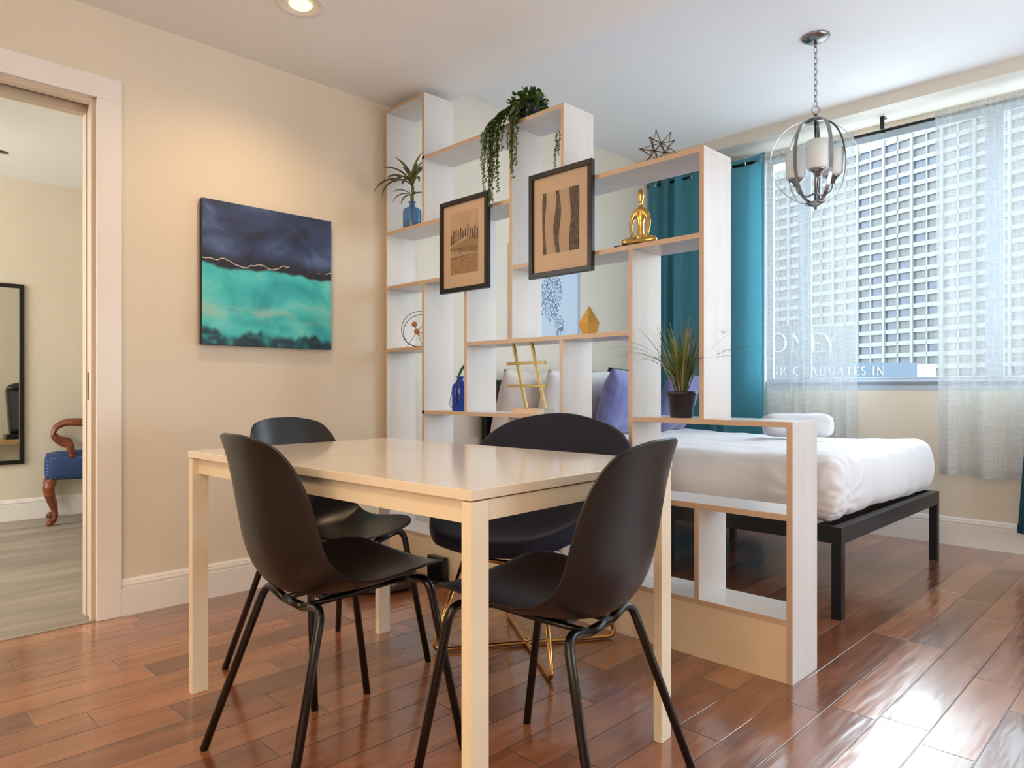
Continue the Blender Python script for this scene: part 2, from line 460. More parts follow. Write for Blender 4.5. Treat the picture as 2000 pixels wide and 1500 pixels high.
# ------------------------------------------------------------------ mesh helpers
class MB:
    def __init__(s):
        s.v = []; s.f = []; s.m = []; s.uv = None
    def add(s, vs, fs, mi=0, xf=None):
        k = len(s.v)
        for p in vs:
            p = Vector(p)
            if xf is not None: p = xf @ p
            s.v.append(p)
        for fa in fs:
            s.f.append([k + i for i in fa]); s.m.append(mi)
        return s
    def box(s, x0, x1, y0, y1, z0, z1, mi=0, xf=None, mf=None):
        vs = [(x0, y0, z0), (x1, y0, z0), (x1, y1, z0), (x0, y1, z0), (x0, y0, z1), (x1, y0, z1), (x1, y1, z1), (x0, y1, z1)]
        fs = [(0, 3, 2, 1), (4, 5, 6, 7), (0, 1, 5, 4), (2, 3, 7, 6), (1, 2, 6, 5), (3, 0, 4, 7)]
        s.add(vs, fs, mi, xf)
        if mf is not None: s.m[-4] = mf      # -Y face
        return s
    def tube(s, pts, r, seg=10, closed=False, mi=0, caps=True):
        pts = [Vector(p) for p in pts]
        n = len(pts)
        rs = r if isinstance(r, (list, tuple)) else [r] * n
        k0 = len(s.v)
        up = None
        for i, p in enumerate(pts):
            if closed: t = (pts[(i + 1) % n] - pts[i - 1]).normalized()
            else: t = (pts[min(i + 1, n - 1)] - pts[max(i - 1, 0)]).normalized()
            if up is None:
                a = Vector((0, 0, 1)) if abs(t.z) < 0.9 else Vector((1, 0, 0))
                up = (a - t * a.dot(t)).normalized()
            else:
                up = (up - t * up.dot(t))
                up = up.normalized() if up.length > 1e-6 else t.orthogonal().normalized()
            sd = t.cross(up)
            for j in range(seg):
                an = 2 * PI * j / seg
                s.v.append(p + (up * math.cos(an) + sd * math.sin(an)) * rs[i])
        for i in range(n if closed else n - 1):
            for j in range(seg):
                a = k0 + i * seg + j; b_ = k0 + i * seg + (j + 1) % seg
                c = k0 + ((i + 1) % n) * seg + (j + 1) % seg; d = k0 + ((i + 1) % n) * seg + j
                s.f.append([a, b_, c, d]); s.m.append(mi)
        if caps and not closed:
            s.f.append([k0 + j for j in range(seg)][::-1]); s.m.append(mi)
            s.f.append([k0 + (n - 1) * seg + j for j in range(seg)]); s.m.append(mi)
        return s
    def lathe(s, prof, c=(0, 0, 0), seg=32, mi=0, xf=None, sx=1, sy=1):
        vs = []; fs = []
        n = len(prof)
        for r, z in prof:
            for j in range(seg):
                an = 2 * PI * j / seg
                vs.append((c[0] + r * math.cos(an) * sx, c[1] + r * math.sin(an) * sy, c[2] + z))
        for i in range(n - 1):
            for j in range(seg):
                fs.append((i * seg + j, i * seg + (j + 1) % seg, (i + 1) * seg + (j + 1) % seg, (i + 1) * seg + j))
        if prof[0][0] > 1e-5: fs.append(tuple(range(seg))[::-1])
        if prof[-1][0] > 1e-5: fs.append(tuple((n - 1) * seg + j for j in range(seg)))
        return s.add(vs, fs, mi, xf)
    def sphere(s, c, r, seg=16, mi=0, sx=1, sy=1, sz=1):
        prof = [(max(r * math.sin(PI * i / (seg // 2)), 1e-6), -r * sz * math.cos(PI * i / (seg // 2))) for i in range(seg // 2 + 1)]
        return s.lathe(prof, c, seg, mi, None, sx, sy)
    def grid(s, fn, nu, nv, mi=0, uv=False):
        k0 = len(s.v)
        if uv and s.uv is None: s.uv = {}
        for i in range(nu + 1):
            for j in range(nv + 1):
                s.v.append(Vector(fn(i / nu, j / nv)))
                if uv: s.uv[len(s.v) - 1] = uv(i / nu, j / nv)
        for i in range(nu):
            for j in range(nv):
                a = k0 + i * (nv + 1) + j
                s.f.append([a, a + nv + 1, a + nv + 2, a + 1]); s.m.append(mi)
        return s
    def prism(s, poly, axis, a, b_, mi=0):
        """poly: 2-D points; axis 0/1/2 extruded from a to b_"""
        def P(q, h):
            if axis == 0: return (h, q[0], q[1])
            if axis == 1: return (q[0], h, q[1])
            return (q[0], q[1], h)
        n = len(poly)
        vs = [P(q, a) for q in poly] + [P(q, b_) for q in poly]
        fs = [tuple(range(n)), tuple(range(n, 2 * n))[::-1]] + [(i, i + n, (i + 1) % n + n, (i + 1) % n) for i in range(n)]
        return s.add(vs, fs, mi)
    def build(s, name, mats, parent=None, smooth=False, bevel=0.0, loc=None, recalc=True, sub=0, solid=0.0, bseg=2, weld=0.0):
        me = bpy.data.meshes.new(name)
        me.from_pydata([tuple(p) for p in s.v], [], s.f)
        if not isinstance(mats, (list, tuple)): mats = [mats]
        for m_ in mats: me.materials.append(m_)
        for p, mi in zip(me.polygons, s.m):
            p.material_index = mi
            p.use_smooth = smooth
        if s.uv:
            ul = me.uv_layers.new(name='UVMap')
            for lp in me.loops:
                ul.data[lp.index].uv = s.uv.get(lp.vertex_index, (0, 0))
        if recalc or weld:
            bm = bmesh.new(); bm.from_mesh(me)
            if weld: bmesh.ops.remove_doubles(bm, verts=bm.verts, dist=weld)
            if recalc: bmesh.ops.recalc_face_normals(bm, faces=bm.faces)
            bm.to_mesh(me); bm.free()
        me.update()
        o = bpy.data.objects.new(name, me)
        COL.objects.link(o)
        if parent is not None: o.parent = parent
        if loc is not None: o.location = loc
        if solid:
            md = o.modifiers.new('thickness', 'SOLIDIFY'); md.thickness = solid; md.offset = 0
        if sub:
            md = o.modifiers.new('smooth', 'SUBSURF'); md.levels = sub; md.render_levels = sub
        if bevel:
            md = o.modifiers.new('bevel', 'BEVEL'); md.width = bevel; md.segments = bseg; md.limit_method = 'ANGLE'
            md.angle_limit = R_(40)
            if not smooth:
                for p in me.polygons: p.use_smooth = False
        return o

def empty(name, loc=(0, 0, 0), rz=0.0):
    o = bpy.data.objects.new(name, None)
    o.empty_display_size = 0.1
    COL.objects.link(o)
    o.location = loc; o.rotation_euler = (0, 0, rz)
    return o
def tag(o, label=None, cat=None, group=None, kind=None):
    if label: o['label'] = label
    if cat: o['category'] = cat
    if group: o['group'] = group
    if kind: o['kind'] = kind
    return o
def struct(o):
    o['kind'] = 'structure'
    return o
def smoothpath(pts, n=8, closed=False):
    """Catmull-Rom through pts"""
    pts = [Vector(p) for p in pts]
    out = []
    N_ = len(pts)
    rng = range(N_ if closed else N_ - 1)
    for i in rng:
        if closed: p0, p1, p2, p3 = pts[i - 1], pts[i], pts[(i + 1) % N_], pts[(i + 2) % N_]
        else: p0, p1, p2, p3 = pts[max(i - 1, 0)], pts[i], pts[i + 1], pts[min(i + 2, N_ - 1)]
        for k in range(n):
            t = k / n
            out.append(0.5 * ((2 * p1) + (-p0 + p2) * t + (2 * p0 - 5 * p1 + 4 * p2 - p3) * t * t + (-p0 + 3 * p1 - 3 * p2 + p3) * t ** 3))
    if not closed: out.append(pts[-1])
    return out
def bend(pts, r, n=6):
    """polyline with rounded corners"""
    pts = [Vector(p) for p in pts]
    out = [pts[0]]
    for i in range(1, len(pts) - 1):
        a, p, c = pts[i - 1], pts[i], pts[i + 1]
        d1 = (a - p); d2 = (c - p)
        q = min(r, d1.length * .49, d2.length * .49)
        A = p + d1.normalized() * q; B = p + d2.normalized() * q
        for k in range(n + 1):
            t = k / n
            out.append(A * (1 - t) ** 2 + p * 2 * t * (1 - t) + B * t * t)
    out.append(pts[-1])
    return out

# ================================================================== ROOM SHELL
ZC1, ZC2, YW = 2.4565, 2.684, 2.635
struct(MB().box(0, 5.0, -4.0, YW, -0.06, 0.0).build('floor', m_floor))
struct(MB().box(-2.79, 0.0, -4.0, 0.6, -0.06, 0.0).build('floor_far_room', m_vinyl))
struct(MB().box(0, 5.0, 0.235, YW + .02, ZC2, ZC2 + .1).build('ceiling', m_ceil))
struct(MB().box(0, 5.0, -4.0, 0.235, ZC1, ZC2 + .1).build('ceiling_lowered', m_ceil))
struct(MB().box(-2.79, -0.13, -4.0, 0.6, 2.408, 2.5).build('ceiling_far_room', m_ceil))
# left wall with the pocket door opening y -2.25..-1.37, z<2.09
wl = MB()
wl.box(-0.13, 0, -4.0, -2.25, 0, ZC2 + .1).box(-0.13, 0, -2.25, -1.37, 2.09, ZC2 + .1).box(-0.13, 0, -1.37, YW + .165, 0, ZC2 + .1)
struct(wl.build('wall_left', m_wall))
struct(MB().box(-2.92, -2.79, -4.0, 0.6, 0, 2.5).build('wall_far_room', m_wall_far))
struct(MB().box(-2.79, -0.13, 0.6, 0.7, 0, 2.5).build('wall_far_room_end', m_wall_far))
struct(MB().box(-2.79, -0.13, -4.1, -4.0, 0, 2.5).build('wall_far_room_side', m_wall_far))
struct(MB().box(-0.135, -0.13, -1.37, 0.6, 0, 2.5).box(-0.135, -0.13, -4, -2.25, 0, 2.5).build('wall_far_room_back', m_wall_far))
struct(MB().box(5.0, 5.1, -4.0, YW + .165, 0, ZC2 + .1).build('wall_right', m_wall))
struct(MB().box(0, 5.0, -4.1, -4.0, 0, ZC2 + .1).build('wall_behind', m_wall))
# window wall
WX0, WX1, WZ0, WZ1 = 0.9, 4.6, 0.918, 2.575
wb = MB()
wb.box(0, 5.0, YW, YW + .165, 0, WZ0).box(0, 5.0, YW, YW + .165, WZ1, ZC2 + .1).box(0, WX0, YW, YW + .165, WZ0, WZ1).box(WX1, 5.0, YW, YW + .165, WZ0, WZ1)
struct(wb.build('wall_back', m_wall))
struct(MB().box(0.0, 5.0, 2.3285, YW, 2.607, ZC2).build('trim_1', m_beam))
def baseboard(name, axis, a, b_, wall, sgn, mat_=None, h=.148):
    prof = [(0, 0), (.017, 0), (.017, h * .76), (.010, h * .775), (.010, h * .80), (.0155, h * .82), (.0155, h * .87), (.008, h * .885), (.008, h * .91), (.010, h * .93), (.004, h), (0, h)]
    poly = [(wall + sgn * p, q) for p, q in prof]
    mb = MB().prism(poly, axis, a, b_)
    return struct(mb.build(name, mat_ or m_trim))
baseboard('baseboard_left', 1, -1.28, -0.001, 0.0, 1)
baseboard('baseboard_left_bedroom', 1, 0.195, YW, 0.0, 1)
baseboard('baseboard_back', 0, 0.016, 5.0, YW, -1, h=.165)
baseboard('baseboard_far_room', 1, -4.0, 0.6, -2.79, 1)
# window frame, mullions, glass
win = struct(empty('window_1', (0, 0, 0)))
fr = MB()
GY = 2.70
fr.box(WX0, WX1, GY - .012, GY + .002, WZ0, 1.0).box(WX0, WX1, GY - .012, GY + .002, 2.53, WZ1)
fr.box(WX0, WX0 + .04, GY - .012, GY + .002, 1.0, 2.53).box(WX1 - .04, WX1, GY - .012, GY + .002, 1.0, 2.53)
fr.box(WX0, WX1, GY - .055, GY - .012, WZ0 + .0, WZ0 + .03).box(WX0, WX1, GY - .045, GY - .012, WZ0 + .05, WZ0 + .064)
fr.build('outer_frame', m_alu, win, bevel=.002)
for xm in (1.165, 2.265, 3.4):
    MB().box(xm - .045, xm + .045, GY - .012, GY + .002, 1.0, 2.53).box(xm - .012, xm + .012, GY - .02, GY - .012, 1.0, 2.53).build('mullion', m_alu, win)
xs_ = [WX0 + .04, 1.12, 1.21, 2.22, 2.31, 3.355, 3.445, WX1 - .04]
for i in range(0, 8, 2):
    MB().add([(xs_[i], GY, 1.0), (xs_[i + 1], GY, 1.0), (xs_[i + 1], GY, 2.53), (xs_[i], GY, 2.53)], [(0, 1, 2, 3)]).build('glass_pane', m_pane, win, recalc=False)
def fill_frame(name, lo, hi, ax, pos, sgn):  # invented frame set around an added fill lamp, out of view
    t = struct(empty(name, (0, 0, 0)))
    q = MB()
    def bx(a0, a1, z0, z1):
        d0, d1 = sorted((pos, pos + sgn * .02))
        if ax == 0: q.box(d0, d1, a0, a1, z0, z1)
        else: q.box(a0, a1, d0, d1, z0, z1)
    a0, a1, z0, z1 = lo[0], hi[0], lo[1], hi[1]
    bx(a0 - .08, a1 + .08, z1, z1 + .08); bx(a0 - .08, a1 + .08, z0 - .08, z0); bx(a0 - .08, a0, z0, z1); bx(a1, a1 + .08, z0, z1)
    q.build('outer_frame', m_trim, t)  # bars around the added lamp, no opening behind them
fill_frame('fill_frame_2', (2.2, .85), (4.6, 2.35), 1, -4.0, 1)  # made-up surround for the warm kitchen fill
fill_frame('fill_frame_3', (-.0, .45), (2.2, 2.15), 0, 5.0, -1)  # made-up surround for the cool fill at right
fill_frame('fill_frame_4', (-2.3, .75), (-.5, 2.25), 1, -4.0, 1)  # made-up surround for the far room fill
# door casing and pocket door
dr = struct(empty('door_1', (0, -1.37, 0)))
def ld(mb, name, m_, par, off, **k):
    """build world-coordinate mesh under parent located at off"""
    o = Vector(off)
    mb.v = [p - o for p in mb.v]
    return mb.build(name, m_, par, **k)
D0 = (0, -1.37, 0)
ld(MB().box(0, .019, -1.37, -1.28, 0, 2.092), 'casing', m_trim, dr, D0, bevel=.002)
ld(MB().box(0, .019, -2.34, -1.28, 2.092, 2.182), 'casing', m_trim, dr, D0, bevel=.002)
ld(MB().box(0, .019, -2.34, -2.25, 0, 2.092), 'casing', m_trim, dr, D0, bevel=.002)
ld(MB().box(-.035, 0, -1.385, -1.37, 0, 2.092).box(-.13, -.082, -1.385, -1.37, 0, 2.092), 'jamb', m_pinkwin, dr, D0)
ld(MB().box(-.035, 0, -2.25, -1.385, 2.07, 2.09).box(-.13, -.082, -2.25, -1.385, 2.05, 2.09).box(-.082, -.035, -2.25, -1.385, 2.085, 2.09, mi=1), 'head_jamb', [m_pinkwin, m_dark], dr, D0)
pd = ld(MB().box(-.078, -.040, -1.382, -1.372, 0.008, 2.075), 'pocket_door_edge', m_pinkwin, dr, D0, bevel=.001)
ld(MB().box(-.066, -.052, -1.3835, -1.382, .885, .995), 'latch', m_dark, pd, D0)
struct(MB().box(-0.13, 0.012, -2.25, -1.372, 0.0, 0.003).build('trim_2', m_vinyl))

# recessed ceiling lights
def downlight(x, y, label, power):
    t = tag(empty('recessed_ceiling_light', (x, y, ZC1)), label, 'ceiling light')
    MB().lathe([(.068, -.001), (.072, -.006), (.092, -.005), (.097, -.0005), (.097, .0), (.068, .0)], seg=40).build('trim_ring', m_trim, t, smooth=True)
    MB().lathe([(.067, -.0008), (.060, .0), (.0001, .0)], seg=40).build('reflector', m_can, t, smooth=True)
    MB().lathe([(.045, -.002), (.040, -.008), (.0001, -.012)], seg=32).build('lit_bulb', m_bulb, t, smooth=True)
    lamp('downlight_lamp', 'SPOT', (0, 0, -.03), power, WARM, (0, 0, 0), .05, spot=R_(150), parent=t, blend=.8)
    return t
downlight(.60, -.80, 'glowing yellow recessed ceiling light in white trim ring above the painting', 20)
for x, y, lb in ((2.3, -3.1, 'first'), (.9, -2.9, 'second'), (3.9, -2.9, 'third')):
    o_ = tag(empty('recessed_ceiling_light', (x, y, ZC1)), 'lit recessed ceiling light over the kitchen side of the room, ' + lb + ' from the camera', 'ceiling light')
    MB().lathe([(.068, -.001), (.092, -.005), (.097, .0), (.068, .0)], seg=32).build('trim_ring', m_trim, o_, smooth=True)
    MB().lathe([(.067, -.0008), (.0001, .0)], seg=32).build('reflector', m_can, o_, smooth=True)
    lamp('downlight_lamp', 'SPOT', (0, 0, -.03), 34, WARM, (0, 0, 0), .06, spot=R_(150), parent=o_, blend=.8)

# ================================================================== DIVIDER SHELF
T_ = .018; SD = .1914
A_, B_, C_, D_, E_, F_, G_, H_ = .022, .344, .668, .970, 1.270, 1.607, 1.904, 2.210
shelf = tag(empty('room_divider_shelf', (0, 0, 0)), 'stepped white open room divider shelf with tan front edges', 'shelf unit')
def upright(x, z0, z1, xw=T_):
    MB().box(x, x + xw, 0, SD, z0, z1, 0, mf=1).build('upright', [m_white, m_edge], shelf, bevel=.0008, bseg=1)
def board(x0, x1, z, y0=0.0, t=T_):
    MB().box(x0, x1, y0, SD, z - t, z, 0, mf=1).build('shelf_board', [m_white, m_edge], shelf, bevel=.0008, bseg=1)
upright(A_, 0, 2.42 - T_)
upright(B_, 1.766, 2.42 - T_); upright(B_, .62, 1.475 - T_)
upright(C_, .82, 1.766 - T_)
upright(D_, 1.148, 2.10 - T_)
upright(E_, 1.47, 2.10 - T_); upright(1.262, .20, 1.148 - T_)
upright(.942, .20, .82 - T_)
upright(F_, .20, 1.47 - T_)
upright(G_, .825, 1.768 - T_); upright(1.884, .20, .533 - T_)
upright(H_, 0, .825 - T_, .020)
board(A_, B_ + T_, 2.42); board(B_, E_ + T_, 2.10)
board(A_ + T_, D_, 1.766); board(A_ + T_, C_, 1.475); board(A_ + T_, B_, 1.143)
board(C_ + T_, F_, 1.148); board(E_ + T_, G_ + T_, 1.768); board(D_ + T_, G_, 1.47)
board(B_, 1.262, .82); board(F_ + T_, H_ + .020, .825); board(F_ + T_, H_, .533, t=.02)
board(A_ + T_, H_, .20); board(A_ + T_, .942, .62)
MB().box(A_ + T_, H_, .002, .018, 0, .20 - T_).build('plinth_panel', m_plinth, shelf)
MB().box(A_ + T_, H_, SD - .018, SD - .002, 0, .20 - T_).build('plinth_panel', m_plinth, shelf)

# ================================================================== PAINTING
pt = tag(empty('canvas_painting', (0.0, -.648, 1.446)), 'abstract navy and turquoise seascape canvas hanging on the tan wall', 'painting')
cv = MB().box(.004, .034, -.318, .318, -.322, .322, 1)
for i_ in range(6): pass
o = cv.build('stretched_canvas', [m_paint, m_canvasedge], pt, bevel=.002)
for p in o.data.polygons:
    if p.normal.x > .9: p.material_index = 0

# ================================================================== HANGING FRAMED PRINTS
def framed(loc, w_, h_, label, kind, group=None):
    t = tag(empty('framed_print', loc), label, 'framed print', group)
    f_ = .022; dp = .022
    fm = MB()
    fm.box(-w_ / 2, w_ / 2, 0, dp, h_ / 2 - f_, h_ / 2).box(-w_ / 2, w_ / 2, 0, dp, -h_ / 2, -h_ / 2 + f_)
    fm.box(-w_ / 2, -w_ / 2 + f_, 0, dp, -h_ / 2 + f_, h_ / 2 - f_).box(w_ / 2 - f_, w_ / 2, 0, dp, -h_ / 2 + f_, h_ / 2 - f_)
    fm.build('frame', m_frameblk, t, bevel=.002)
    MB().box(-w_ / 2 + f_, w_ / 2 - f_, .010, .020, -h_ / 2 + f_, h_ / 2 - f_).build('mat_board', m_mat, t)
    pr = MB()
    def quad(x0, x1, z0, z1, mi, y=.0094, taper=0, xs=None):
        pr.add([(x0, y, z0), (x1, y, z0), (x1 - taper, y, z1), (x0 + taper, y, z1)], [(0, 1, 2, 3)], mi)
    rnd = random.Random(kind)
    if kind == 1:
        x0, x1 = -.098, .098
        quad(x0, x1, -.135, .155, 1, .0096)
        quad(x0, x1, -.135, -.052, 2, .0095)
        pr.add([(x0, .0094, -.02), (x1, .0094, -.045), (x1, .0094, .045), (x0 + .09, .0094, .02), (x0, .0094, -.005)], [(0, 1, 2, 3, 4)], 2)
        for k in range(12):
            xx = x0 + .004 + k * .0166
            zb = -.005 + .06 * (0.5 - abs(k - 6) / 12) + .01
            tp = zb + .05 + rnd.uniform(0, .022)
            if k in (5, 6): tp -= .02
            pr.add([(xx, .009, zb), (xx + .009, .009, zb + .002), (xx + .010, .009, tp - .01), (xx + .006, .009, tp), (xx + .001, .009, tp - .008)], [(0, 1, 2, 3, 4)], 0)
        for k in range(16):
            xx = x0 + .002 + k * .0122
            zt = -.006 - .0006 * k
            pr.add([(xx, .009, zt), (xx + .0055, .009, zt - .002), (xx + .003, .009, zt - .038 - rnd.uniform(0, .012))], [(0, 1, 2)], 0)
        pr.add([(x0, .0088, -.056), (x1, .0088, -.044), (x1, .0088, -.046), (x0, .0088, -.059)], [(0, 1, 2, 3)], 0)
    else:
        x0, x1 = -.098, .100
        quad(x0, x1, -.125, .130, 1, .0096)
        def strip(cx, wd, amp, ph, m_=0):
            n = 22
            vs = []
            for k in range(n + 1):
                z_ = -.125 + .255 * k / n
                a_ = cx - wd[0] / 2 + amp * math.sin(ph + k * .3)
                b_ = cx + wd[1] / 2 + amp * .8 * math.sin(ph + .9 + k * .33)
                vs += [(max(a_, x0), .009, z_), (min(b_, x1), .009, z_)]
            pr.add(vs, [(2 * k, 2 * k + 1, 2 * k + 3, 2 * k + 2) for k in range(n)], m_)
        strip(-.098, (0, .036), .006, .5)
        strip(-.014, (.030, .026), .008, 2.2)
        strip(.074, (.044, .06), .005, 4.0)
    pr.build('print', [m_ink, m_paleink, m_sand], t, recalc=False)
    MB().box(-w_ / 2 + .02, w_ / 2 - .02, .020, .0225, -h_ / 2 + .02, h_ / 2 - .02).build('backing', m_frameblk, t)
    return t
PY = -.0245
framed((.6835, PY, 1.604), .340, .438, 'framed print of dark posts in sand on tan mat, hung on the shelf', 1)
framed((1.2795, PY, 1.611), .340, .438, 'framed print of three dark wavy strips on tan mat, hung on the shelf', 2)

# ================================================================== DINING TABLE
TR = R_(2.848)
tb = tag(empty('dining_table', (.9421, -1.3571, 0), TR), 'rectangular white dining table with square legs in front of the shelf', 'table')
TW, TD, TH = 1.235, .753, .74
MB().box(0, TW, 0, TD, TH - .0205, TH).build('tabletop', m_tabletop, tb, bevel=.0015)
for lx in (0.002, TW - .027):
    for ly in (.002, TD - .052):
        MB().box(lx, lx + .025, ly, ly + .05, 0, TH - .0235).build('leg', m_tableframe, tb, bevel=.0015)
for ly in (.022, TD - .040):
    MB().box(.027, TW - .027, ly, ly + .018, TH - .0235 - .046, TH - .0235).build('apron', m_tableframe, tb)
for lx in (.006, TW - .0285):
    MB().box(lx, lx + .0225, .052, TD - .052, TH - .0235 - .040, TH - .0235).build('apron', m_tableframe, tb)

# ================================================================== SHELL CHAIRS
# sections: centre (y,z), edge (x,y,z)
SEC = [((.270, .462), (.168, .246, .478)),
       ((.250, .461), (.203, .215, .493)),
       ((.195, .452), (.214, .159, .494)),
       ((.120, .438), (.214, .084, .483)),
       ((.040, .427), (.209, .006, .476)),
       ((-.035, .423), (.205, -.060, .491)),
       ((-.100, .430), (.203, -.103, .537)),
       ((-.148, .460), (.202, -.117, .575)),
       ((-.178, .515), (.201, -.126, .613)),
       ((-.193, .590), (.196, -.136, .655)),
       ((-.206, .665), (.190, -.147, .697)),
       ((-.219, .730), (.169, -.174, .766)),
       ((-.229, .775), (.144, -.204, .804)),
       ((-.237, .803), (.121, -.219, .813)),
       ((-.241, .818), (.088, -.232, .820)),
       ((-.243, .827), (.050, -.240, .826))]
def shell_mesh(SEC, half=7, pw=2.2):
    mb = MB()
    cols = 2 * half
    def row(c, e):
        out = []
        for j in range(cols + 1):
            u = -1 + 2 * j / cols
            s = math.sin(abs(u) * PI / 2) * .35 + abs(u) * .65
            k = s ** pw
            out.append((math.copysign(s, u) * e[0], c[0] + (e[1] - c[0]) * k, c[1] + (e[2] - c[1]) * k))
        return out
    rows = [row(c, e) for c, e in SEC]
    vs = [p for r_ in rows for p in r_]
    n = cols + 1
    fs = [(i * n + j, i * n + j + 1, (i + 1) * n + j + 1, (i + 1) * n + j) for i in range(len(rows) - 1) for j in range(cols)]
    mb.add(vs, fs)
    return mb
def dining_chair(loc, rz, label):
    t = tag(empty('dining_chair', loc, rz), label, 'chair', 'black shell chairs around the table')
    shell_mesh(SEC).build('seat_shell', m_blackplastic, t, smooth=True, solid=.007, sub=2)
    r = .0105; LY = .022
    for sy, tb_, ty, zc_, zm_ in ((1, .184, .160, .452, .418), (-1, .140, -.112, .426, .403)):
        for sx in (-1, 1):
            P = bend([(sx * .231, sy * .243 + LY, 0.0), (sx * (tb_ + .006), ty + LY, zc_), (sx * .05, ty * .98 + LY, zm_)], .045, 8)
            MB().tube(P, r, 12).build('leg', m_blackmetal, t, smooth=True)
        MB().tube([(-.05, ty * .98 + LY, zm_), (.05, ty * .98 + LY, zm_)], r, 12).build('crossbar', m_blackmetal, t, smooth=True)
    for sx in (-1, 1):
        MB().tube([(sx * .05, .178, .417), (sx * .05, .04, .408), (sx * .05, -.088, .404)], .0075, 10).build('side_rail', m_blackmetal, t, smooth=True)
    MB().box(-.045, .045, -.03, .09, .404, .418).build('mounting_plate', m_blackplastic, t)
    return t
dining_chair((1.557, -1.240, 0), -.022, 'black plastic shell chair at the left front of the table, its back to the camera')
dining_chair((1.034, -.946, 0), -1.448, 'black plastic shell chair at the far left end of the table near the wall')
dining_chair((2.108, -.944, 0), 1.740, 'black plastic shell chair at the right front end of the table, facing left')

# ================================================================== VELVET CHAIR
vc = tag(empty('velvet_armchair', (1.402, -.339, 0), R_(192.4)), 'navy velvet scoop chair on crossed brass wire base behind the table', 'chair')
VS = [((.330, .405), (.170, .315, .415)),
      ((.300, .415), (.250, .255, .440)),
      ((.220, .400), (.310, .170, .480)),
      ((.120, .385), (.345, .080, .520)),
      ((.020, .378), (.358, -.010, .560)),
      ((-.070, .385), (.358, -.080, .600)),
      ((-.145, .415), (.352, -.125, .640)),
      ((-.195, .470), (.342, -.155, .680)),
      ((-.222, .550), (.326, -.180, .715)),
      ((-.238, .630), (.300, -.203, .748)),
      ((-.252, .700), (.262, -.225, .777)),
      ((-.263, .755), (.212, -.246, .800)),
      ((-.271, .797), (.156, -.262, .812)),
      ((-.276, .822), (.100, -.271, .822)),
      ((-.278, .832), (.050, -.276, .831))]
shell_mesh(VS, 8, 2.0).build('seat_shell', m_navy, vc, smooth=True, solid=.055, sub=2)
st = MB()
for k in range(-3, 4):
    pts = [(k * .05 + .022 * math.cos(PI * i / 8), -.212 + .045 + abs(k) ** 1.6 * .005, .52 + .12 * math.sin(PI * i / 8)) for i in range(9)]
    st.tube(smoothpath(pts, 3), .0018, 6)
st.build('stitching', m_stitch, vc, smooth=True)
for s in (-1, 1):
    a = bend([(s * .155, .155, .350), (s * .243, .243, .010), (-s * .243, -.243, .010), (-s * .155, -.155, .350)], .04, 8)
    MB().tube(a, .0085, 12).build('base_wire', m_brass, vc, smooth=True)
MB().tube([(0, 0, .012), (0, 0, .026)], .010, 10).build('centre_joint', m_brass, vc, smooth=True)
MB().tube([(.22 * math.cos(i * PI / 12), .22 * math.sin(i * PI / 12), .352) for i in range(24)], .008, 8, closed=True).build('seat_ring', m_brass, vc, smooth=True)

# ================================================================== ROBOT VACUUM
rv = tag(empty('robot_vacuum', (.375, -.275, 0)), 'round black robot vacuum on the floor in front of the shelf plinth', 'robot vacuum')
MB().lathe([(.001, .010), (.150, .010), (.168, .018), (.170, .060), (.160, .072), (.001, .078)], seg=48).build('body', m_robot, rv, smooth=True)
MB().lathe([(.172, .012), (.180, .020), (.180, .050), (.172, .060), (.170, .036), (.172, .012)], seg=48).build('bumper', m_robotrim, rv, smooth=True)
MB().lathe([(.001, .079), (.030, .079), (.032, .084), (.001, .088)], (0, .05, 0), seg=24).build('turret', m_robot, rv, smooth=True)
for s in (-1, 1): MB().tube([(s * .12 - .008, 0, .03), (s * .12 + .008, 0, .03)], .03, 20).build('wheel', m_darkpot, rv, smooth=True)
dk = tag(empty('charging_dock', (.495, -.056, 0)), 'small black charging dock standing against the shelf plinth beside the robot vacuum', 'charging dock')
MB().box(-.07, .07, -.03, .052, 0, .012).box(-.06, .06, .015, .052, .012, .115).build('housing', m_robot, dk, bevel=.006)
MB().tube(smoothpath([(.060, .03, .08), (.078, .025, .05), (.076, .02, .006), (.11, .03, .004)], 6), .003, 6).build('power_cable', m_blackwire, dk, smooth=True)

# ================================================================== BED
bed = tag(empty('bed_frame', (1.08, 1.45, 0)), 'black metal platform bed frame with headboard behind the divider shelf', 'bed')
B0 = (1.08, 1.45, 0)
X0, X1, Y0, Y1 = .07, 2.11, .740, 2.160
rl = MB()
ld(MB().box(X0, X1, Y0, Y0 + .03, .305, .372), 'side_rail', m_bedmetal, bed, B0)
ld(MB().box(X0, X1, Y1 - .03, Y1, .305, .372), 'side_rail', m_bedmetal, bed, B0)
ld(MB().box(X1 - .04, X1, Y0 + .03, Y1 - .03, .305, .372), 'foot_rail', m_bedmetal, bed, B0)
for yy in (Y0, Y1 - .04):
    for xx in (X0, X1 - .04):
        ld(MB().box(xx, xx + .04, yy, yy + .04, 0, .304), 'leg', m_bedmetal, bed, B0, bevel=.001)
for yy in (1.1, 1.8):
    ld(MB().box(1.07, 1.10, yy, yy + .03, 0, .33), 'middle_leg', m_bedmetal, bed, B0)
for k in range(12):
    xx = .15 + k * .165
    ld(MB().box(xx, xx + .06, Y0 + .03, Y1 - .03, .335, .352), 'slat', m_bedmetal, bed, B0)
hb = ld(MB().box(.022, .066, .70, 2.20, .18, .982), 'headboard', m_bedmetal, bed, B0, bevel=.006)
ld(MB().box(.066, .0705, .74, 2.16, .40, .955), 'headboard_panel', m_headboard, hb, B0, bevel=.002)
for yy in (.72, 2.14): ld(MB().box(.025, .06, yy, yy + .04, 0, .18), 'headboard_leg', m_bedmetal, bed, B0)

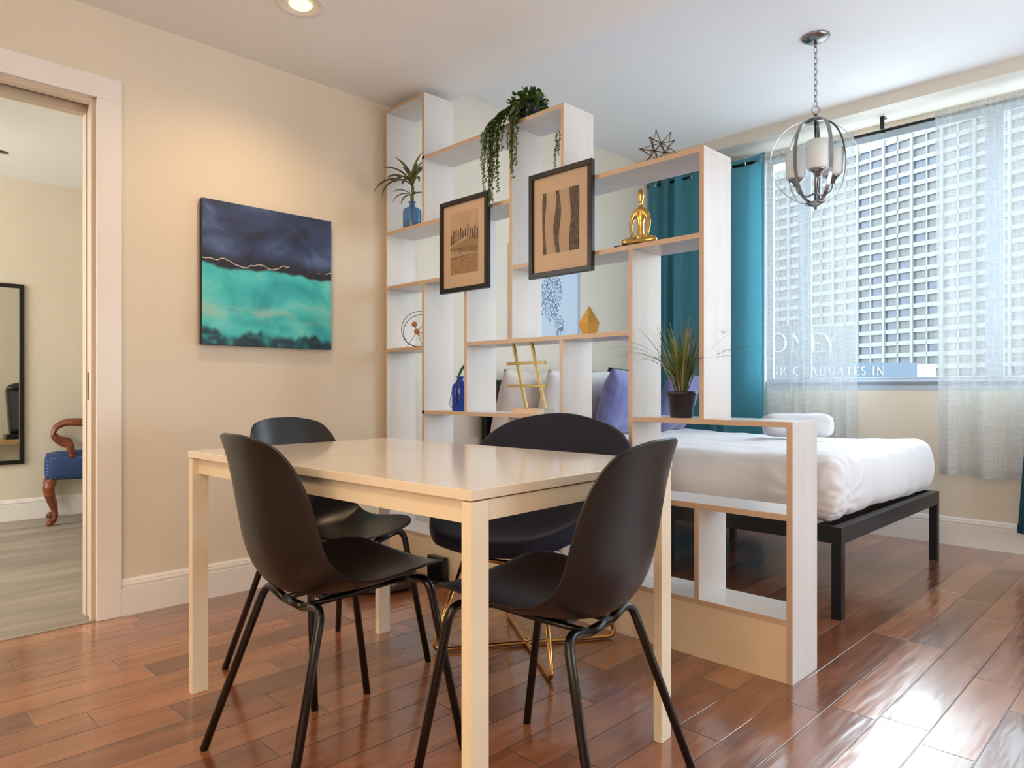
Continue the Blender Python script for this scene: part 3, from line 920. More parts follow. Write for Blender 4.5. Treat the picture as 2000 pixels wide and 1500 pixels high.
# mattress hidden under the duvet; the duvet itself
def rounded_slab(x0, x1, y0, y1, z0, z1, r, nx, ny, nz, disp):
    """box with rounded vertical and top edges, displaced along normal by disp(p, n)"""
    mb = MB()
    cx, cy, cz = (x0 + x1) / 2, (y0 + y1) / 2, (z0 + z1) / 2
    hx, hy, hz = (x1 - x0) / 2, (y1 - y0) / 2, (z1 - z0) / 2
    def proj(p):
        q = Vector((max(-hx + r, min(hx - r, p.x)), max(-hy + r, min(hy - r, p.y)), max(-hz + r, min(hz - r, p.z))))
        d = p - q
        n = d.normalized() if d.length > 1e-9 else Vector((0, 0, 1))
        return q + n * r, n
    def face(fn, a, b_):
        def g(u, v):
            p, n = proj(fn(u * 2 - 1, v * 2 - 1))
            W_ = Vector((cx, cy, cz)) + p
            return W_ + n * disp(W_, n)
        mb.grid(g, a, b_)
    face(lambda u, v: Vector((u * hx, v * hy, hz)), nx, ny)
    face(lambda u, v: Vector((u * hx, v * hy, -hz)), nx, ny)
    face(lambda u, v: Vector((u * hx, -hy, v * hz)), nx, nz)
    face(lambda u, v: Vector((u * hx, hy, v * hz)), nx, nz)
    face(lambda u, v: Vector((hx, u * hy, v * hz)), ny, nz)
    face(lambda u, v: Vector((-hx, u * hy, v * hz)), ny, nz)
    return mb
def dd(p, n):
    a = noise.noise(Vector((p.x * 2.2, p.y * 2.2, p.z * 3))) * .016
    w1 = noise.noise(Vector((p.x * 5 + 3, p.y * 9, p.z * 4))) * .007 + abs(noise.noise(Vector((p.x * 7 + p.y * 5, p.y * 3 - p.x * 2, 2)))) * .007
    if n.z < .6:     # hanging sides: vertical folds, gathers at the foot corner
        k = (p.y if abs(n.x) > .5 else p.x)
        w1 += noise.noise(Vector((k * 9, p.z * 2.5, 5))) * .010
        a += .018 * math.sin(max(0, min(1, (.60 - p.z) / .2)) * PI)
    c = Vector((2.06, .80, .5))
    dc = (p - c).length
    if dc < .34:
        ang = math.atan2(p.z - .46, (p.y - .8) + (2.06 - p.x))
        w1 += .010 * math.sin(ang * 17 + noise.noise(p * 6) * 3) * (1 - dc / .34)
    return a + w1 - .004
dv = rounded_slab(.12, 2.085, .755, 2.145, .372, .650, .066, 90, 66, 18, dd)
dv_o = ld(dv, 'duvet', m_linen, None, (0, 0, 0), smooth=True, weld=.002)
tag(dv_o, 'puffy white duvet covering the bed down to the black frame', 'duvet')
dv_o.modifiers.new('smooth', 'SUBSURF').levels = 1
dv_o.modifiers['smooth'].render_levels = 1

def pillow(name, w_, h_, t_, loc, rot, m_, label, cat='pillow', group=None, seed=0):
    mb = MB()
    def P(u, v, s):
        x = u * 2 - 1; y = v * 2 - 1
        k = (max(0, 1 - abs(x) ** 2.6) * max(0, 1 - abs(y) ** 2.6)) ** .5
        q = 1 - .07 * (1 - abs(x)) * abs(y) ** 3
        q2 = 1 - .07 * (1 - abs(y)) * abs(x) ** 3
        n = noise.noise(Vector((x * 2 + seed, y * 2, s * 3))) * .02 * k
        return (x * w_ / 2 * q2, s * (t_ / 2 * k + n), y * h_ / 2 * q)
    mb.grid(lambda u, v: P(u, v, 1), 22, 22)
    mb.grid(lambda u, v: P(u, v, -1), 22, 22)
    o = mb.build(name, m_, None, smooth=True, weld=.0008)
    o.location = loc; o.rotation_euler = rot
    return tag(o, label, cat, group)
# rot z 90deg: pillow thickness along X, width along Y ; tilt backwards
def bedpillow(x, y, z, w_, h_, t_, tilt, m_, label, seed, twist=0):
    return pillow('pillow', w_, h_, t_, (x, y, z), Euler((R_(-tilt), 0, R_(90 + twist)), 'XYZ'), m_, label, 'pillow', None, seed)
bedpillow(.205, .96, .842, .62, .42, .17, -18, m_cream, 'cream pillow leaning on the black headboard, nearest the shelf', 1)
bedpillow(.40, 1.12, .842, .62, .42, .17, -20, m_linen, 'white pillow leaning against the cream pillow on the bed', 2)
bedpillow(.62, 1.30, .845, .45, .42, .17, -16, m_purple, 'periwinkle velvet cushion in front of the white pillow', 3, 10)
bedpillow(.42, 1.62, .85, .50, .44, .16, -14, m_black_fab, 'black navy velvet cushion between the two periwinkle cushions', 4)
bedpillow(.62, 1.93, .83, .45, .40, .15, -20, m_purple, 'periwinkle velvet cushion nearest the teal curtain', 5, 6)
bedpillow(.20, 1.80, .842, .62, .42, .15, -14, m_linen, 'white pillow on the window side of the headboard', 6)

# rolled towel
tw = tag(empty('rolled_towel', (1.545, 1.66, .664), R_(38)), 'white rolled bath towel lying on the duvet behind the low shelf end', 'towel')
tm = MB()
def tw_r(a): return (.088 * math.cos(a), .066 + .066 * math.sin(a))
NS = 40
vs = []; L2 = .168
for i in range(15):
    xx = -L2 + 2 * L2 * i / 14
    e_ = 1 - max(0, abs(xx) - (L2 - .03)) / .03 * .18
    for j in range(NS):
        a = 2 * PI * j / NS
        ca, sa = math.cos(a), math.sin(a)
        rx = .095 * math.copysign(abs(ca) ** .8, ca) * e_; rz_ = .064 * math.copysign(abs(sa) ** .8, sa) * e_
        nz = noise.noise(Vector((xx * 8, ca * 1.5, sa * 1.5))) * .006
        vs.append((xx, rx * (1 + nz * 8), .064 + rz_ * (1 + nz * 8)))
fs = [(i * NS + j, i * NS + (j + 1) % NS, (i + 1) * NS + (j + 1) % NS, (i + 1) * NS + j) for i in range(14) for j in range(NS)]
fs += [tuple(range(NS)), tuple(14 * NS + j for j in range(NS))]
tm.add(vs, fs)
tm.build('towel_roll', m_towel, tw, smooth=True)
for s in (-1, 1):
    sp_ = [(s * (L2 + .002), (.070 - .0017 * k) * math.cos(k * .35), .064 + (.048 - .0012 * k) * math.sin(k * .35)) for k in range(36)]
    MB().tube(sp_, .006, 6).build('rolled_end', m_towel, tw, smooth=True)

# ================================================================== CURTAINS
ROD_Y, ROD_Z = 2.50, 2.518
rod = tag(empty('curtain_rod', (0, ROD_Y, ROD_Z)), 'long black curtain rod with brackets below the window beam', 'curtain rod')
MB().tube([(.03, 0, 0), (4.7, 0, 0)], .011, 14).build('pole', m_blackmetal, rod, smooth=True)
MB().tube([(.012, 0, 0), (.03, 0, 0)], .018, 14).build('finial', m_blackmetal, rod, smooth=True)
for bx in (.12, 1.72, 3.3):
    bk = MB().box(bx - .012, bx + .012, -.006, .045, .084, .089).box(bx - .012, bx + .012, -.009, -.004, .012, .089)
    bk.box(bx - .012, bx + .012, -.014, .014, -.016, -.0115)
    bk.build('bracket', m_blackmetal, rod)
def curtain(name, x0, x1, y, z0, z1, nf, amp, seed, m_, label, cat, gather=0, x0b=None, x1b=None, nx=160, nz=40, hem=True, group=None, phase=0.0, irr=.35):
    rnd = random.Random(seed)
    ph = [rnd.uniform(0, 6) for _ in range(4)]
    x0b = x0 if x0b is None else x0b; x1b = x1 if x1b is None else x1b
    def fn(u, v):
        z = z0 + (z1 - z0) * v
        t = 1 - v
        xa = x0 + (x0b - x0) * t; xb = x1 + (x1b - x1) * t
        # irregular spacing of the folds
        uu = u + irr / nf * math.sin(2 * PI * u * 2.3 + ph[0]) + .2 * irr / nf * math.sin(2 * PI * u * 5 + ph[1] + t)
        a = amp * (.55 + .45 * t) * (.75 + .35 * math.sin(2 * PI * u * 1.7 + ph[2]))
        yy = a * math.sin(2 * PI * nf * uu + phase) + .25 * a * math.sin(2 * PI * nf * 2.3 * uu + ph[3] + t * 1.5)
        if gather and v > .975:
            k = (v - .975) / .025
            yy = yy * (1 - k * .5) + .005 * math.sin(2 * PI * nf * 5.2 * u) * k
        return (xa + (xb - xa) * u, yy, z + (.004 * math.sin(u * 40) if v in (0.0,) else 0))
    wd = (x1 - x0) * 1.3
    mb = MB().grid(fn, nx, nz, 0, uv=lambda u, v: (u * wd, v * (z1 - z0)))
    t = tag(empty(name, (0, y, 0)), label, cat, group)
    mb.build('curtain_cloth', m_, t, smooth=True, recalc=False)
    if hem:
        def fh(u, v):
            p = fn(u, 0); q = fn(u, .02)
            return (p[0], p[1] - .002, p[2] + .048 * v)
        MB().grid(fh, nx, 1, 0, uv=lambda u, v: (u * wd, v * .05)).build('hem', m_, t, smooth=True, recalc=False)
    return t
curtain('sheer_curtain', .945, 1.568, 2.462, .428, 2.545, 5, .023, 3, m_sheer, 'white sheer curtain at the left half of the window beside the teal drape', 'sheer curtain', 1, 1.0, 1.60, 170, 50)
curtain('sheer_curtain', 2.012, 4.45, 2.462, .430, 2.543, 17, .023, 8, m_sheer, 'white sheer curtain at the right half of the window, its hem above the baseboard', 'sheer curtain', 1, 2.035, 4.45, 460, 50)
c1 = curtain('teal_drape', .03, .985, 2.48, .15, 2.56, 5, .045, 5, m_teal, 'bright teal grommet drape hanging left of the window behind the shelf', 'curtain', 0, .03, .985, 180, 30, phase=.6)
c2 = curtain('teal_drape', 2.575, 2.98, 2.40, .15, 2.53, 3, .03, 9, m_teal_dark, 'dark teal drape hanging at the right edge of the picture', 'curtain', 0, 2.415, 2.95, 100, 20)
for k in range(9):
    gx = .08 + k * .107
    MB().tube([(gx + .004 * math.cos(0), .02 + .021 * math.cos(i * PI / 8), ROD_Z + .021 * math.sin(i * PI / 8)) for i in range(16)], .0045, 8, closed=True).build('grommet', m_chrome, c1, smooth=True)

# ================================================================== SHELF DECOR
def leafblade(mb, base, az, length, width, droop, lift, n=9, fold=0.25, mi=0):
    """arching strap leaf"""
    d = Vector((math.cos(az), math.sin(az), 0)); sd = Vector((-math.sin(az), math.cos(az), 0))
    vs = []
    p = Vector(base); ang = lift
    step = length / n
    for i in range(n + 1):
        t = i / n
        wv = width * math.sin(PI * min(.97, .12 + t * .88)) ** .7 * (1 if t < .6 else 1)
        up = Vector((-math.sin(ang) * d.x, -math.sin(ang) * d.y, math.cos(ang)))
        vs += [p - sd * wv / 2 + up * wv * fold, p - up * 0, p + sd * wv / 2 + up * wv * fold]
        p = p + (d * math.cos(ang) + Vector((0, 0, 1)) * math.sin(ang)) * step
        ang -= droop / n
    k = [(3 * i + j, 3 * i + j + 1, 3 * i + j + 4, 3 * i + j + 3) for i in range(n) for j in range(2)]
    mb.add(vs, k, mi)
# --- blue cut-glass vase with dracaena leaves
vz = tag(empty('glass_vase', (.180, .062, 1.766)), 'blue ribbed glass bottle vase holding arching olive leaves on an upper left shelf', 'vase')
vb = MB()
prof = [(.0, .0), (.046, .0), (.048, .006), (.048, .095), (.045, .106), (.026, .116), (.015, .122), (.014, .134), (.021, .146), (.019, .147), (.011, .134), (.012, .122), (.042, .102), (.044, .095), (.044, .010), (.0, .008)]
seg = 24
vs = []
for r_, z_ in prof:
    for j in range(seg):
        a = 2 * PI * j / seg
        rr = max(r_, 1e-5) * (1 + (.035 * math.cos(a * 12) if .004 < z_ < .1 else 0))
        vs.append((rr * math.cos(a), rr * math.sin(a), z_))
fs = [(i * seg + j, i * seg + (j + 1) % seg, (i + 1) * seg + (j + 1) % seg, (i + 1) * seg + j) for i in range(len(prof) - 1) for j in range(seg)]
vb.add(vs, fs); vb.build('glass_body', m_vaseglass, vz, smooth=True)
dp = tag(empty('dracaena_sprig', (.180, .062, 1.776)), 'arching olive green dracaena leaves rising out of the blue glass vase', 'plant')
lm = MB()
rnd = random.Random(4)
lm.tube([(0, 0, .002), (.002, -.002, .10), (0, 0, .22)], .0055, 8)
CR = [(200, .19, 1.1, .9), (215, .21, 1.9, .75), (185, .20, 1.7, .95), (230, .18, 1.0, 1.1), (165, .17, 1.3, 1.0), (40, .17, .9, 1.15), (20, .16, 1.2, 1.0), (60, .17, .7, 1.3), (90, .18, .4, 1.4), (120, .15, .5, 1.35), (260, .15, .7, 1.25), (300, .15, 1.2, 1.0), (340, .14, 1.6, .8), (225, .23, 1.5, .65)]
for a, l_, dr_, li in CR:
    leafblade(lm, (0, 0, .235 + rnd.uniform(-.02, .02)), R_(a), l_ * 1.06, .027, dr_ * 1.25, li)
for a, l_, dr_, li in [(210, .13, 1.8, .6), (240, .12, 1.5, .8), (30, .10, 1.7, .7), (350, .09, 1.6, .6), (190, .10, 1.9, .5)]:
    leafblade(lm, (0, 0, .165), R_(a), l_, .014, dr_, li)
for a in (0, 120, 240): leafblade(lm, (0, 0, .03), R_(a), .19, .012, .05, 1.5)
lm.build('foliage', m_leafdrac, dp, smooth=True, recalc=False)

# --- hanging vine plant
hpx, hpy = .985, .105
hp = tag(empty('trailing_plant', (hpx, hpy, 2.10)), 'trailing string plant in a navy pot on top of the second shelf tower', 'plant')
MB().lathe([(.001, 0), (.046, 0), (.050, .004), (.064, .085), (.066, .092), (.062, .092), (.058, .08), (.001, .078)], seg=32).build('pot', m_navypot, hp, smooth=True)
def oval_leaf(mb, p, d, up, ln, wd):
    d = d.normalized(); sd = d.cross(up)
    sd = sd.normalized() if sd.length > 1e-5 else Vector((1, 0, 0))
    nrm = sd.cross(d)
    vs = [p]
    for k in range(1, 8):
        a = 2 * PI * k / 8
        vs.append(p + d * ln * (.5 - .5 * math.cos(a)) + sd * wd * .5 * math.sin(a) + nrm * ln * .12 * math.sin(a) ** 2)
    mb.add(vs, [tuple(range(8))])
rnd = random.Random(12)
fol = MB()
for k in range(430):
    a = rnd.uniform(0, 2 * PI); e = rnd.uniform(.0, 1.45); rr = rnd.uniform(.03, .085)
    p = Vector((rr * math.cos(a) * math.cos(e) * 1.0, rr * math.sin(a) * math.cos(e), .085 + rr * 1.0 * math.sin(e)))
    if rnd.random() < .35: p = Vector((rnd.uniform(.05, .075) * math.cos(a), rnd.uniform(.05, .075) * math.sin(a), rnd.uniform(.02, .09)))
    d = Vector((math.cos(a), math.sin(a), rnd.uniform(-.4, .8)))
    oval_leaf(fol, p, d, Vector((rnd.uniform(-1, 1), rnd.uniform(-1, 1), 1)), rnd.uniform(.020, .032), rnd.uniform(.014, .021))
for k in range(14):
    a = k * .45
    fol.tube(smoothpath([(0, 0, .08), (.03 * math.cos(a), .03 * math.sin(a), .125), (.068 * math.cos(a), .068 * math.sin(a), .11)], 5), .0013, 5)
fol.build('crown_foliage', m_leafdark, hp, smooth=False, recalc=False)
def vine(pts, leaf=.015, gap=.011, seed=1, both=True):
    rnd = random.Random(seed)
    path = smoothpath(pts, 14)
    mb = MB().tube(path, .0012, 5)
    acc = 0; s = 1
    tot = sum((path[i + 1] - path[i]).length for i in range(len(path) - 1)); run = 0
    for i in range(len(path) - 1):
        seg_ = path[i + 1] - path[i]; acc += seg_.length; run += seg_.length
        while acc > gap:
            acc -= gap
            t = seg_.normalized()
            sz = leaf * 1.2 * (1 - .4 * run / tot)
            for s in (-1, 1):
                az = rnd.uniform(-.5, .5)
                out = Vector((s * math.cos(az), -s * .55 * math.cos(az) + math.sin(az), 0))
                d = out + t * .35
                oval_leaf(mb, path[i] + out * .001, d, Vector((0, -1, .2)), sz, sz * .78)
    mb.build('vine', m_leafdark, hp, smooth=False, recalc=False)
Zt = .10
def vn(ex, ey, zend, x1_, y1_, leaf, seed, gap=.011):
    # from the pot rim over the shelf edge, down to zend
    vine([(x1_ * .5, y1_ * .5, .105), (x1_, y1_, .10), (x1_ + (ex - x1_) * .55, y1_ + (ey - y1_) * .55, .055), (ex, ey, -.02), (ex, ey - .002, (zend) * .4), (ex - .004, ey - .004, zend * .75), (ex - .002, ey - .002, zend)], leaf, gap, seed)
front = -hpy
# cluster left of the upright (in front of shelf plane), long
vn(-.115, front - .022, -.33, -.05, -.03, .017, 1)
vn(-.092, front - .034, -.33, -.05, -.02, .018, 2)
vn(-.070, front - .020, -.20, -.045, -.045, .018, 3)
vn(-.135, front - .030, -.24, -.06, -.02, .017, 4)
vn(-.052, front - .030, -.30, -.03, -.05, .018, 5)
vn(-.100, front - .018, -.15, -.05, -.035, .019, 6)
vn(-.080, front - .040, -.27, -.04, -.05, .018, 7)
vn(-.120, front - .040, -.12, -.05, -.05, .019, 8)
vn(-.030, front - .024, -.12, -.02, -.05, .018, 9)
for k_, (ex_, ey_, ze_) in enumerate([(-.148, .034, -.19), (-.108, .026, -.36), (-.085, .030, -.345), (-.062, .040, -.26), (-.125, .046, -.29), (-.045, .036, -.20), (-.095, .048, -.22), (-.140, .022, -.10)]):
    vn(ex_, front - ey_, ze_, -.05 + .01 * (k_ % 3), -.035, .0195, 40 + k_)
# right cluster
vn(.042, front - .030, -.26, .02, -.055, .020, 50)
vn(.022, front - .020, -.19, .01, -.055, .020, 51)
vn(.030, front - .024, -.24, .01, -.055, .019, 10)
vn(.055, front - .022, -.21, .03, -.05, .018, 11)
vn(.012, front - .030, -.13, .0, -.06, .019, 12)
# behind the tower, seen through it
vn(.075, SD - hpy + .02, -.17, .05, .04, .018, 13)
vn(.090, SD - hpy + .025, -.12, .05, .04, .018, 14)
vine([(.04, .0, .11), (.075, -.02, .11), (.09, -.03, .06), (.092, -.035, .02)], .017, .011, 15)

# --- wire atom sculpture
at = tag(empty('atom_sculpture', (.215, .085, 1.143)), 'wire ring sculpture with walnut balls on the small middle left shelf', 'sculpture')
def ring(mb, c, r, nrm, rad=.0016, n=48, sx=1.0):
    nrm = Vector(nrm).normalized(); a = nrm.orthogonal().normalized(); b2 = nrm.cross(a)
    mb.tube([Vector(c) + a * r * math.cos(2 * PI * i / n) * sx + b2 * r * math.sin(2 * PI * i / n) for i in range(n)], rad, 6, closed=True)
q = MB(); ring(q, (.0, 0, .098), .096, (.72, -.70, .10)); q.build('wire_ring', m_blackwire, at, smooth=True)
q = MB(); ring(q, (.0, 0, .092), .090, (.55, -.80, .30)); q.build('wire_ring', m_blackwire, at, smooth=True)
balls = [(-.006, -.014, .085), (-.030, -.012, .125), (.030, .01, .130), (.012, .03, .075)]
for b_ in balls: MB().sphere(b_, .0155, 20).build('wooden_ball', m_woodball, at, smooth=True)
q = MB()
for b_ in balls[1:]: q.tube([balls[0], b_], .0018, 6)
q.tube([balls[0], (-.075, -.03, .002)], .0018, 6).tube([balls[0], (.055, -.02, .002)], .0018, 6).tube([balls[0], (.01, .06, .002)], .0018, 6)
q.build('struts', m_brass, at, smooth=True)

# --- cobalt bottle with leaf
bo = tag(empty('glass_bottle', (.540, .085, .82)), 'cobalt blue glass bottle with wire handle and one green leaf on the shelf', 'bottle')
MB().lathe([(.001, 0), (.038, 0), (.041, .005), (.042, .105), (.038, .128), (.022, .142), (.016, .148), (.016, .162), (.022, .168), (.020, .170), (.012, .165), (.001, .163)], seg=40).build('glass_body', m_blueglass, bo, smooth=True)
q = MB()
q.tube(smoothpath([(.0, -.02, .152), (-.018, -.042, .08), (-.026, -.044, .03), (-.005, -.044, .02), (.022, -.040, .05), (.020, -.042, .09), (.0, -.02, .152)], 8), .0013, 6)
q.build('wire_handle', m_blackwire, bo, smooth=True)
q = MB(); leafblade(q, (-.004, -.004, .160), R_(25), .115, .034, .5, 1.15)
q.build('leaf', m_leafgreen, bo, smooth=True, recalc=False)

# --- gold hashtag sculpture
hs = tag(empty('hashtag_sculpture', (1.035, .075, .82)), 'gold hashtag shaped sculpture on ivory block base on the middle shelf', 'sculpture')
MB().box(-.085, .075, -.033, .033, 0, .022).build('base_block', m_ivory, hs, bevel=.001)
MB().box(.075, .105, -.033, .033, 0, .022).build('acrylic_block', m_acrylic, hs)
def bar(mb, a, b_, w_=.012):
    a = Vector(a); b_ = Vector(b_); t = (b_ - a).normalized()
    s1 = t.cross(Vector((0, 1, 0))).normalized() * w_ / 2; s2 = Vector((0, w_ / 2, 0))
    vs = [a + s1 + s2, a - s1 + s2, a - s1 - s2, a + s1 - s2, b_ + s1 + s2, b_ - s1 + s2, b_ - s1 - s2, b_ + s1 - s2]
    mb.add(vs, [(0, 1, 2, 3), (7, 6, 5, 4), (0, 4, 5, 1), (1, 5, 6, 2), (2, 6, 7, 3), (3, 7, 4, 0)])
for xo in (-.032, .081):
    q = MB(); bar(q, (xo, 0, .0215), (xo - .082, 0, .312)); q.build('upright_bar', m_hash, hs, bevel=.001)
for zz in (.122, .222):
    q = MB(); bar(q, (-.135 - (zz - .12) * .06, -.012, zz), (.10 - (zz - .12) * .06, -.012, zz), .0125); q.build('cross_bar', m_hash, hs, bevel=.001)

# --- gold pyramid
py = tag(empty('faceted_ornament', (1.372, .06, 1.148)), 'faceted gold teardrop ornament standing on the middle shelf', 'ornament')
q = MB(); n6 = 5
vs = [(0, 0, .118)] + [(.046 * math.cos(2 * PI * k / n6 - 1.05), .046 * math.sin(2 * PI * k / n6 - 1.05), .045) for k in range(n6)] + [(.030 * math.cos(2 * PI * k / n6 - 1.05), .030 * math.sin(2 * PI * k / n6 - 1.05), 0) for k in range(n6)]
fs = [(0, 1 + k, 1 + (k + 1) % n6) for k in range(n6)] + [(1 + k, 6 + k, 6 + (k + 1) % n6, 1 + (k + 1) % n6) for k in range(n6)] + [tuple(range(6, 11))]
q.add(vs, fs); q.build('faceted_body', m_pyr, py)

# --- yoga figurine (one continuous body: ring torso, seated legs)
yg = tag(empty('yoga_figurine', (1.612, .072, 1.47), R_(14)), 'gold abstract meditating figurine on black base on upper right shelf', 'figurine')
MB().box(-.095, .085, -.035, .040, 0, .010).build('base', m_frameblk, yg, bevel=.001)
fg = MB()
def blob_curve(pts, rs, seg_=14, n=8):
    P = smoothpath(pts, n); m_ = len(P); RR = []
    for i in range(m_):
        t = i / (m_ - 1) * (len(rs) - 1); k = min(int(t), len(rs) - 2); f_ = t - k
        f_ = f_ * f_ * (3 - 2 * f_)
        RR.append(rs[k] * (1 - f_) + rs[k + 1] * f_)
    fg.tube(P, RR, seg_)
blob_curve([(0, 0, .026), (0, 0, .050), (0, 0, .085), (0, 0, .115), (0, 0, .140), (0, 0, .156), (0, 0, .166), (0, 0, .180), (0, 0, .200), (0, 0, .218), (0, 0, .226)],
           [.018, .0135, .0125, .017, .017, .0085, .0065, .0105, .0135, .0085, .0015])
for s_ in (-1, 1):   # arms
    blob_curve([(s_ * .006, 0, .142), (s_ * .021, -.002, .132), (s_ * .033, -.006, .106), (s_ * .0355, -.010, .078), (s_ * .030, -.014, .048), (s_ * .016, -.020, .032)],
               [.012, .0115, .0085, .0075, .0065, .006])
    blob_curve([(s_ * .004, .004, .028), (s_ * .036, -.006, .027), (s_ * .060, -.018, .023), (s_ * .034, -.028, .020), (-s_ * .010, -.030, .019)],
               [.016, .0155, .012, .011, .007])
fgo = fg.build('figure', m_gold, yg, smooth=True)
rm = fgo.modifiers.new('fuse', 'REMESH'); rm.mode = 'VOXEL'; rm.voxel_size = .0028; rm.use_smooth_shade = True
sm_ = fgo.modifiers.new('relax', 'SMOOTH'); sm_.iterations = 4; sm_.factor = .6

# --- himmeli star
hm = tag(empty('himmeli_star', (1.688, .085, 1.768)), 'bronze wire geometric star ornament on top of the right shelf tower', 'ornament')
q = MB()
phi = (1 + 5 ** .5) / 2
ico = []
for a in (-1, 1):
    for b_ in (-phi, phi):
        ico += [(0, a, b_), (a, b_, 0), (b_, 0, a)]
ico = [Vector(p).normalized() * .036 for p in ico]
rotm = Euler((.35, .2, .6)).to_matrix()
ico = [rotm @ p for p in ico]
edges = [(i, j) for i in range(12) for j in range(i + 1, 12) if (ico[i] - ico[j]).length < .0385]
for i, j in edges: q.tube([ico[i], ico[j]], .0013, 6)
faces = [(i, j, k) for i in range(12) for j in range(i + 1, 12) for k in range(j + 1, 12) if (i, j) in edges and (j, k) in edges and (i, k) in edges]
tips = []
for fi, (i, j, k) in enumerate(faces):
    c = (ico[i] + ico[j] + ico[k]) / 3
    tp = c.normalized() * .076
    if tp.z < -.05: tp.z = -.05
    tips.append(tp)
    for p in (i, j, k): q.tube([ico[p], tp], .0014, 6)
zmin = min(p.z for p in tips)
for o_v in q.v: o_v.z += -zmin + .0035
q.build('wire_frame', m_bronze, hm, smooth=True)
q = MB()
for tp in tips: q.sphere((tp.x, tp.y, tp.z - zmin + .0035), .0033, 10)
q.build('tip_beads', m_blackwire, hm, smooth=True)

# --- grass plant in pot
gp = tag(empty('potted_grass', (1.797, .060, .825)), 'tall artificial grass in a charcoal pot on the lower right shelf', 'plant')
MB().lathe([(.001, 0), (.038, 0), (.040, .003), (.050, .080), (.053, .081), (.054, .095), (.049, .096), (.047, .082), (.001, .080)], seg=36).build('pot', m_darkpot, gp, smooth=True)
MB().lathe([(.001, .084), (.046, .084)], seg=24).build('soil', m_soil, gp)
q = MB(); rnd = random.Random(21)
for k in range(150):
    a = rnd.uniform(0, 2 * PI); rr = rnd.uniform(0, .026)
    l_ = rnd.uniform(.14, .30); li = rnd.uniform(1.15, 1.52); dr_ = rnd.uniform(.05, .7)
    if -.9 < math.sin(a) and math.sin(a) > .75: dr_ *= .5
    leafblade(q, (rr * math.cos(a), rr * math.sin(a), .08), a, l_, rnd.uniform(.0035, .0055), dr_, li, 8, .15, rnd.choice([0, 0, 1, 1, 1, 2, 3]))
for k in range(16):
    a = R_([205, 215, 190, 222, 235, 250, 28, 35, 20, 45, 12, 300, 330, 260, 210, 60][k]) + rnd.uniform(-.06, .06)
    leafblade(q, (0, 0, .09), a, [.42, .36, .34, .30, .30, .28, .40, .42, .36, .34, .36, .30, .28, .30, .27, .32][k], .0068, rnd.uniform(1.2, 2.0), rnd.uniform(1.12, 1.3), 12, .15, rnd.choice([0, 1, 1, 2]))
q.build('grass_blades', [m_leafyel, m_grassgreen, m_grassyellow, m_grassmauve], gp, smooth=True, recalc=False)

# --- line drawing on the bedroom wall
ar = tag(empty('framed_drawing', (0.0, 1.30, 1.55)), 'pale framed drawing of blue squiggles on the wall above the bed', 'framed drawing')
q = MB().box(.002, .022, -.34, .34, -.31, .31); q.build('frame', m_paleframe, ar, bevel=.002)
MB().box(.022, .0235, -.32, .31, -.29, .29).build('paper', m_paper, ar)
q = MB()
def blob(cy_, cz_, ry, rz2, n=24, wob=.12, sd=0):
    return [(.0242, cy_ + ry * math.cos(2 * PI * k / n) * (1 + wob * math.sin(3 * 2 * PI * k / n + sd)), cz_ + rz2 * math.sin(2 * PI * k / n) * (1 + wob * math.sin(2 * 2 * PI * k / n + sd))) for k in range(n)]
for args in ((.04, .0, .10, .17, 24, .12, 0), (.11, -.20, .045, .085, 24, .2, 1), (.23, .22, .04, .06, 24, .15, 2), (-.15, -.05, .10, .12, 24, .2, 3), (-.02, .2, .07, .06, 24, .1, 4)):
    q.add(blob(*args), [tuple(range(24))])
q.build('squiggle_figure', m_squig, ar, recalc=False)

# ================================================================== PENDANT
CXp, CYp = 1.760, 1.368
pe = tag(empty('orb_pendant_light', (CXp, CYp, ZC2)), 'brushed nickel orb pendant light with frosted glass shades hanging by a chain', 'pendant light')
Z = lambda z: z - ZC2
MB().lathe([(.001, -.030), (.030, -.028), (.062, -.012), (.067, -.004), (.067, 0), (.001, 0)], seg=40).build('canopy', m_steel, pe, smooth=True)
MB().tube([(0, 0, -.028), (0, 0, -.052)], .008, 12).build('canopy_stem', m_steel, pe, smooth=True)
q = MB()
z_ = -.058; k = 0
view = Vector((math.cos(R_(45.07)), math.sin(R_(45.07)), 0))
while z_ > Z(2.345):
    n = 16
    ax = view if k % 2 == 0 else Vector((-view.y, view.x, 0))
    q.tube([Vector((0, 0, z_ - .010)) + ax * .0075 * math.cos(2 * PI * i / n) + Vector((0, 0, 1)) * .017 * math.sin(2 * PI * i / n) for i in range(n)], .0018, 6, closed=True)
    z_ -= .0265; k += 1
q.build('chain', m_steel, pe, smooth=True)
q = MB(); q.tube([Vector((0, 0, Z(2.318))) + view * .019 * math.cos(2 * PI * i / 24) + Vector((0, 0, .019 * math.sin(2 * PI * i / 24))) for i in range(24)], .0024, 8, closed=True)
q.build('hanging_loop', m_steel, pe, smooth=True)
MB().lathe([(.001, Z(2.300)), (.009, Z(2.298)), (.010, Z(2.286)), (.034, Z(2.276)), (.050, Z(2.266)), (.052, Z(2.262)), (.001, Z(2.262))], seg=36).build('top_hub', m_steel, pe, smooth=True)
MB().tube([(0, 0, Z(2.265)), (0, 0, Z(1.858))], .006, 12).build('centre_stem', m_steel, pe, smooth=True)
MB().lathe([(.001, Z(1.820)), (.006, Z(1.821)), (.007, Z(1.836)), (.030, Z(1.842)), (.048, Z(1.850)), (.050, Z(1.856)), (.012, Z(1.864)), (.001, Z(1.864))], seg=36).build('bottom_plate', m_steel, pe, smooth=True)
zt, zb_ = Z(2.266), Z(1.856)
